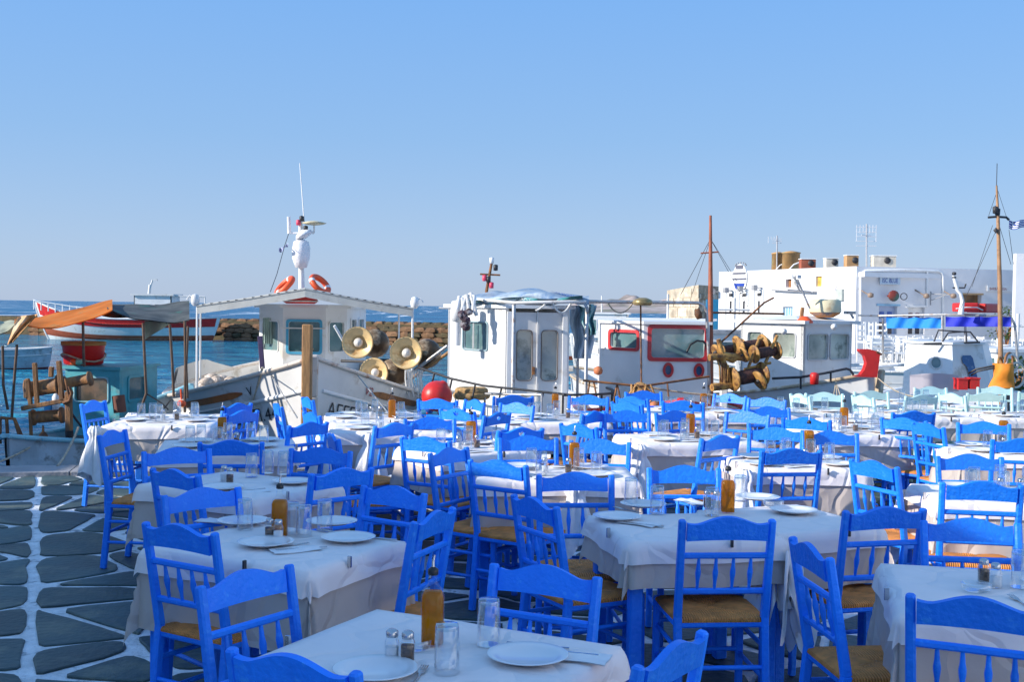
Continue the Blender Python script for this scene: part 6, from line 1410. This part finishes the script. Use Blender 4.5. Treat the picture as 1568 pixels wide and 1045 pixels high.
TB['8'] = table(1.95, 8.08, 3, .80, .74, N8, .34, 11, tie=((-1, -1),))
TB['9'] = table(1.92, 4.36, -13, .95, .84, N9, .34, 12)
TB['10'] = table(-.34, 8.62, 33, .74, .70, N10, .28, 13)
TB['11'] = table(1.44, 9.50, 11, 1.0, .76, N11, .36, 14, tie=((-1, -1),))
TB['12'] = table(.45, 11.10, 4, .85, .90, N12, .28, 15)
TB['13'] = table(1.86, 12.05, 5, 1.0, .86, N13, .26, 16)
TB['14'] = table(2.92, 10.25, 8, .80, .80, N14, .30, 17)
TB['16'] = table(3.82, 8.98, -6, .90, .74, N16, .30, 18)
TB['17'] = table(2.88, 6.78, -6, .94, .66, N17, .36, 19, ruff=((-1, 1),))
TB['18'] = table(-.28, 10.50, 10, .66, .60, N18, .26, 20)
TB['a'] = table(3.0, 12.25, 6, .95, .8, 'white table left of the mint chairs', .22, 21, paint=MINT, cover=True)
TB['b'] = table(4.15, 12.0, 8, 1.0, .8, 'white table among the near mint chairs', .22, 22, paint=MINT)
TB['c'] = table(5.25, 12.1, 8, 1.0, .8, 'white table at the right edge among mint chairs', .22, 23, paint=MINT)
TB['d'] = table(4.7, 13.55, 8, 1.2, .7, 'white table by the quay edge', .22, 24, paint=MINT)
TB['e'] = table(3.45, 11.2, 6, .85, .7, 'white table just before the mint chairs', .22, 25, paint=BLUE)

# ---------------------------------------------------------------- tableware prototypes
def mk(nm, parts):
    t = thing(nm, (0, 0, 0))
    for pn, b, m_ in parts: sub(t, b, pn, m_)
    return t
def tumbler():
    b = MB(); b.lathe([(.0365, .0), (.038, .004), (.0335, .135), (.031, .142), (0, .144), ], n=22); b2 = MB(); b2.lathe([(.0345, .001), (.0305, .128), (.0, .130)], n=22)
    for k in range(0, len(b2.f)): b2.f[k] = b2.f[k][::-1]
    b.f = b.f[:]; b.add(b2.v, b2.f, True)
    c = MB(); c.lathe([(.0312, .126), (.0330, .132), (.0318, .1425), (0, .1435)], n=22)
    return mk('drinking_glass', [('glass_wall', b, CLEAR), ('glass_foot', c, glass_mat('thick_glass', (.78, .86, .90), .45))])
def bottle():
    b = MB(); b.lathe([(.0, 0), (.034, .0), (.036, .006), (.036, .150), (.032, .166), (.018, .182), (.0145, .190), (.0135, .215), (.0155, .218), (.0155, .222)], n=20, sq=4)
    oi = MB(); oi.lathe([(0, .004), (.0335, .005), (.0335, .148), (.029, .160), (.026, .164), (0, .165)], n=20, sq=4)
    c = MB(); c.lathe([(.012, .214), (.0165, .216), (.0165, .232), (.008, .238), (.0065, .240)], n=14)
    s = MB(); s.tube([(0, 0, .236), (0, .002, .255), (.004, .004, .275)], [.005, .0042, .003], 8)
    lab = MB(); lab.lathe([(.0365, .03), (.0365, .036)], n=20, sq=4)
    return mk('olive_oil_bottle', [('bottle_glass', b, OILG), ('oil', oi, OIL), ('pourer_cap', c, BLACKP), ('spout', s, STEEL)])
def shaker(pep):
    b = MB(); b.lathe([(.0, 0), (.019, .0), (.021, .004), (.021, .058), (.017, .070), (.0155, .074)], n=16, sq=5)
    f = MB(); f.lathe([(0, .003), (.0190, .004), (.0190, .052 if pep else .042), (0, .053 if pep else .043)], n=16, sq=5)
    c = MB(); c.lathe([(.0175, .072), (.0180, .074), (.0180, .088), (.012, .094), (0, .095)], n=16)
    return mk('pepper_shaker' if pep else 'salt_shaker', [('shaker_glass', b, CLEAR), ('pepper' if pep else 'salt', f, PEPPER if pep else SALT), ('shaker_lid', c, STEEL)])
def plate():
    b = MB(); b.lathe([(0, .004), (.05, .004), (.078, .006), (.090, .013), (.118, .019), (.122, .0215), (.120, .0225), (.092, .0165), (.080, .0095), (0, .0085)], n=34); return b
def fork():
    b = MB(); b.beam((0, -.10, .004), (0, .03, .005), .008, .003, (0, 0, 1)); b.beam((0, .03, .005), (0, .055, .007), .018, .0025, (0, 0, 1), w1=.022)
    for k in range(4): x = -.0095+.0063*k; b.beam((x, .052, .007), (x, .095, .009), .0034, .002, (0, 0, 1))
    return b
def knife():
    b = MB(); b.beam((0, -.11, .005), (0, -.01, .005), .013, .006, (0, 0, 1), .4); b.beam((0, -.01, .005), (0, .11, .004), .016, .0025, (0, 0, 1), .2, w1=.008); return b
def napkin():
    b = MB(); 
    def fn(u, v): return ((u-.5)*.11+.006*sin(v*5), (v-.5)*.21, .0035+.0022*sin(u*9+v*4)+.003*(1-abs(2*u-1)))
    b.grid(fn, 10, 12); b.grid(lambda u, v: tuple(Vector(fn(1-u, v))-Vector((0, 0, .003))), 10, 12); return b
def ashtray():
    b = MB(); b.lathe([(0, .002), (.045, .002), (.052, .008), (.056, .03), (.050, .032), (.044, .012), (0, .010)], n=24); return b
G_ = tumbler(); BO = bottle(); SA = shaker(False); PE = shaker(True)
def single(nm, b, m_): return b.build(nm, m_, loc=(0, 0, 0))
PL = single('plate', plate(), PORC); FK = single('fork', fork(), STEEL); KN = single('knife', knife(), STEEL); NP = single('napkin', napkin(), NAPK); AT = single('ashtray', ashtray(), CLEAR)
_first = set()
def put(proto, p, rz, label, cat, group, z=None):
    o = proto if proto.name not in _first else copy_tree(proto)
    if o is proto: _first.add(proto.name)
    o.location = (p[0], p[1], TZ if z is None else z); o.rotation_euler = (0, 0, rz); tag(o, label, cat, group); return o
def pz(px, py): return at(px, py, TZ)
def W_(kind, p, label, rz=0, z=None):
    pr, cat, grp = {'g': (G_, 'glass', 'upturned glasses'), 'b': (BO, 'oil bottle', 'olive oil bottles'), 's': (SA, 'salt shaker', 'salt shakers'), 'p': (PE, 'pepper shaker', 'pepper shakers'), 'P': (PL, 'plate', 'white plates'), 'f': (FK, 'fork', 'forks'), 'k': (KN, 'knife', 'knives'), 'n': (NP, 'napkin', 'paper napkins'), 'a': (AT, 'ashtray', 'ashtrays')}[kind]
    return put(pr, p, rz, label, cat, grp, z)
# nearest table
t1 = radians(-27)
W_('b', pz(662, 987), 'olive oil bottle on '+N1); W_('s', pz(600, 1013), 'salt shaker left of the oil bottle on '+N1); W_('p', pz(624, 1016), 'pepper shaker beside the salt on '+N1)
W_('g', pz(748, 988), 'tall upturned glass on the right of '+N1); W_('g', pz(684, 1032), 'upturned glass in front of the oil bottle on '+N1)
W_('P', pz(808, 1012), 'empty white plate at the right of '+N1); W_('P', pz(575, 1034), 'empty white plate at the front left of '+N1)
W_('f', pz(640, 1040), 'fork beside the glass at the bottom edge of '+N1, radians(-8)); W_('k', pz(862, 1002), 'knife beyond the right plate of '+N1, radians(74)); W_('f', pz(822, 992), 'fork lying behind the right plate of '+N1, radians(80)); W_('n', pz(880, 1008), 'napkin under the cutlery at the right edge of '+N1, radians(72))
W_('a', pz(634, 994), 'glass ashtray behind the shakers on '+N1)
# second left table
W_('b', pz(428, 822), 'olive oil bottle on '+N2); W_('p', pz(413, 826), 'pepper shaker on '+N2); W_('s', pz(426, 828), 'salt shaker on '+N2)
for x, y, l in ((375, 812, 'leftmost upturned glass'), (465, 822, 'upturned glass right of the shakers'), (497, 812, 'rightmost upturned glass'), (447, 818, 'upturned glass hidden behind the oil bottle')): W_('g', pz(x, y), l+' on '+N2)
for x, y, l in ((372, 803, 'far left plate'), (407, 836, 'near left plate'), (533, 829, 'plate at the near right'), (508, 804, 'far right plate')): W_('P', pz(x, y), l+' on '+N2)
W_('f', pz(441, 838), 'fork on a napkin in the middle of '+N2, radians(-60)); W_('k', pz(462, 842), 'knife on a napkin in the middle of '+N2, radians(-66)); W_('n', pz(452, 843), 'folded napkin in the middle of '+N2, radians(-62)); W_('n', pz(335, 800), 'rolled napkin on the left of '+N2, radians(60)); W_('k', pz(574, 826), 'knife right of the plate on '+N2, radians(70)); W_('f', pz(518, 817), 'fork behind the near right plate on '+N2, radians(70))
# third
W_('s', pz(343, 738), 'salt shaker on '+N3); W_('p', pz(352, 741), 'pepper shaker on '+N3)
for x, y, l in ((385, 731, 'left upturned glass'), (410, 725, 'middle upturned glass'), (434, 727, 'right upturned glass')): W_('g', pz(x, y), l+' on '+N3)
for x, y, l in ((448, 741, 'right plate'), (340, 750, 'front plate')): W_('P', pz(x, y), l+' on '+N3)
W_('f', pz(380, 752), 'fork on '+N3, radians(-70)); W_('n', pz(384, 753), 'napkin on '+N3, radians(-70))
# joined table
for x, y, l in ((966, 773, 'upturned glass on the left'), (1006, 787, 'second upturned glass from the left'), (1090, 790, 'upturned glass left of the oil bottle'), (1133, 768, 'upturned glass right of the oil bottle')): W_('g', pz(x, y), l+' on '+N6)
W_('b', pz(1114, 785), 'olive oil bottle on '+N6); W_('s', pz(1097, 780), 'salt shaker behind the glass on '+N6); W_('p', pz(1083, 778), 'pepper shaker on '+N6)
for x, y, l in ((945, 796, 'front left plate'), (985, 777, 'far left plate'), (1160, 766, 'far right plate'), (1215, 786, 'near right plate')): W_('P', pz(x, y), l+' on '+N6)
W_('a', pz(1184, 776), 'glass ashtray on the right half of '+N6); W_('n', pz(980, 803), 'napkin at the front of '+N6, radians(50)); W_('k', pz(985, 805), 'knife at the front of '+N6, radians(55)); W_('f', pz(960, 783), 'fork on the left of '+N6, radians(40)); W_('n', pz(1060, 770), 'napkin at the back of '+N6, radians(20))
# bottom right table
W_('p', pz(1506, 893), 'pepper shaker on '+N9); W_('s', pz(1524, 900), 'salt shaker on '+N9); W_('a', pz(1495, 906), 'glass ashtray on '+N9); W_('g', pz(1562, 900), 'upturned glass at the edge of '+N9); W_('f', pz(1564, 925), 'fork on '+N9, radians(0)); W_('g', pz(1578, 890), 'second upturned glass at the edge of '+N9)
# the others
ORD = ['leftmost', 'second from left', 'third from left', 'fourth from left', 'fifth from left', 'sixth from left']
def ordered(kind, pts, word, name, rots=None, z=None):
    idx = sorted(range(len(pts)), key=lambda i: pts[i][0]/pts[i][1]); n = len(pts)
    for r_, i in enumerate(idx):
        o_ = '' if n == 1 else ('rightmost' if r_ == n-1 else ORD[r_]); lab = (o_+' '+word+' on '+name).strip()
        W_(kind, pts[i], lab, rots[i] if rots else 0, z)
def lay(key, name, bpx=None, n=4, seed=0, plates=True, shk=True, nap=True):
    L, R, a = TB[key]; r = random.Random(seed+99)
    if bpx: W_('b', pz(*bpx), 'olive oil bottle on '+name, a)
    ordered('g', [L((-.17, .15, -.08, .24, .02, -.24)[k % 6]+r.uniform(-.03, .03), (.05, .12, -.12, -.05, .2, -.04)[k % 6]+r.uniform(-.03, .03)) for k in range(n)], 'upturned glass', name)
    if shk: W_('s', L(-.02+r.uniform(-.05, .0), -.02), 'salt shaker on '+name, a); W_('p', L(.06+r.uniform(-.01, .03), -.03), 'pepper shaker on '+name, a)
    if plates: ordered('P', [L(x+r.uniform(-.03, .03), y*.9+r.uniform(-.02, .02)) for x, y in ((-.26, -.18), (.26, -.18), (-.22, .2), (.25, .2))], 'plate', name)
    if nap:
        P_ = [L(-.05, -.24), L(.10, .24)]; g = [a+pi/2+r.uniform(-.3, .3) for _ in P_]; ordered('n', P_, 'napkin', name, g); ordered('f', P_, 'fork', name, g, TZ+.006)
lay('4', N4, (340, 672), 6, 1); lay('4a', N4a, None, 6, 2); lay('5', N5, (600, 640), 4, 3); lay('5b', 'the table nearest the caique bow', None, 5, 4)
lay('7', N7, (879, 717), 4, 5); lay('8', N8, (1238, 694), 5, 6); lay('10', N10, (721, 678), 4, 7); lay('11', N11, (1057, 664), 6, 8); lay('12', N12, (850, 628), 6, 9); lay('13', N13, (1077, 627), 6, 10)
lay('14', N14, (1292, 652), 5, 11); lay('16', N16, (1536, 675), 4, 12); lay('17', N17, None, 6, 13); lay('18', N18, None, 2, 14, True, False, False)
lay('a', 'the white table left of the mint chairs', None, 4, 15, True, False); lay('b', 'the white table among the near mint chairs', None, 5, 16, True, False); lay('c', 'the white table at the right edge among mint chairs', None, 4, 17, True, False); lay('d', 'the white table by the quay edge', None, 3, 18, True, False); lay('e', 'the white table just before the mint chairs', None, 4, 19, True, False)

# ---------------------------------------------------------------- far terrace: small white chairs and tables
def farchair(hi=1.0):
    b = MB()
    for s in (-1, 1):
        b.beam((s*.19, -.2, 0), (s*.19, -.24, .92*hi), .045, .045); b.beam((s*.19, .19, 0), (s*.19, .19, .46*hi), .045, .045)
    b.box((0, 0, .46*hi), (.43, .43, .05)); 
    for z in (.86, .72, .58): b.beam((-.19, -.23, z*hi), (.19, -.23, z*hi), .03, .07)
    b.beam((-.19, .19, .2), (.19, .19, .2), .03, .03); b.beam((-.19, -.2, .2), (.19, -.2, .2), .03, .03); return b
FC = farchair().build('white_chair', WHITEP, loc=(0, 0, 0)); FS = farchair(1.55).build('white_bar_stool', WHITEP, loc=(0, 0, 0)); first = {'c': 1, 's': 1}
def fc(px, d, k, lab, kind='c'):
    pr = FC if kind == 'c' else FS; o = pr if first[kind] else pr.copy()
    if not first[kind]: COL.objects.link(o)
    first[kind] = 0; p = dep(px, 540, d); o.location = (p.x, d, 0); o.rotation_euler = (0, 0, k); tag(o, lab, 'chair' if kind == 'c' else 'stool', 'white seats on the far terrace')
rr = random.Random(5)
for i in range(4): fc(1325+i*9, 42+.7*(i % 2), rr.uniform(0, 6), ('leftmost', 'second', 'third', 'rightmost')[i]+' tall white bar stool beside the red stem head boat', 's')
for i in range(44):
    px = 1336+(i % 16)*15.5+rr.uniform(-4, 4); d = 38.6+2.7*(i//16)+rr.uniform(-.5, .5); fc(px, d, rr.choice((0, pi/2, pi, 3*pi/2))+rr.uniform(-.3, .3), '%s small white chair from the left in the %s row of the far terrace' % (('first', 'second', 'third', 'fourth', 'fifth', 'sixth', 'seventh', 'eighth', 'ninth', 'tenth', 'eleventh', 'twelfth', 'thirteenth', 'fourteenth', 'fifteenth', 'sixteenth')[i % 16], ('front', 'middle', 'back')[i//16]))
b = MB(); b.lathe([(0, .74), (.42, .74), (.42, .70), (.04, .69), (.035, .03), (.22, .0)][::-1], n=16); FT = b.build('white_round_table', WHITEP, loc=(0, 0, 0))
for i in range(11):
    o = FT if i == 0 else FT.copy()
    if i: COL.objects.link(o)
    p = dep(1345+(i % 6)*38+8*(i//6), 540, 40+3*(i//6)); o.location = (p.x, p.y, 0); tag(o, '%s small round white table in the %s row of the far terrace' % (('leftmost', 'second', 'third', 'fourth', 'fifth', 'rightmost')[i % 6], 'front' if i < 6 else 'back'), 'table', 'white tables on the far terrace')
# bougainvillea-like shrub by the right doorway
def shrub(p, h, w_, n, lab):
    t = thing('climbing_shrub', p, lab, 'shrub'); b = MB(); r = random.Random(n); st = MB()
    for k in range(9):
        q = Vector(p)+Vector((r.uniform(-w_, w_)*.7, r.uniform(-.2, .2), h*r.uniform(.5, 1))); st.tube([p, Vector(p).lerp(q, .5)+Vector((r.uniform(-.1, .1), 0, .1)), q], [.04, .025, .01], 5)
    for k in range(n):
        c = Vector(p)+Vector((r.gauss(0, w_*.5), r.gauss(0, .18), h*(.35+.65*r.random()))); a = r.uniform(0, 6.28); s_ = r.uniform(.04, .09); u = Vector((cos(a), sin(a)*.5, r.uniform(-.6, .6))).normalized()*s_; v = u.cross(Vector((r.random(), r.random()-.5, 1))).normalized()*s_*.6
        b.add([c-u, c-v, c+u, c+v], [(0, 1, 2, 3)])
    sub(t, st, 'stem', WOOD); o = sub(t, b, 'leaves', GREEN); o['kind'] = 'stuff'
p = dep(1540, 520, 48.5); p.z = 0; shrub(p, 2.1, .6, 420, 'thin green shrub climbing the wall below the red lettered sign')
p = dep(1554, 575, 21.5); p.z = .0; shrub(p, 1.0, .25, 160, 'dry bush behind the orange covered hauler')
bpy.context.view_layer.update()
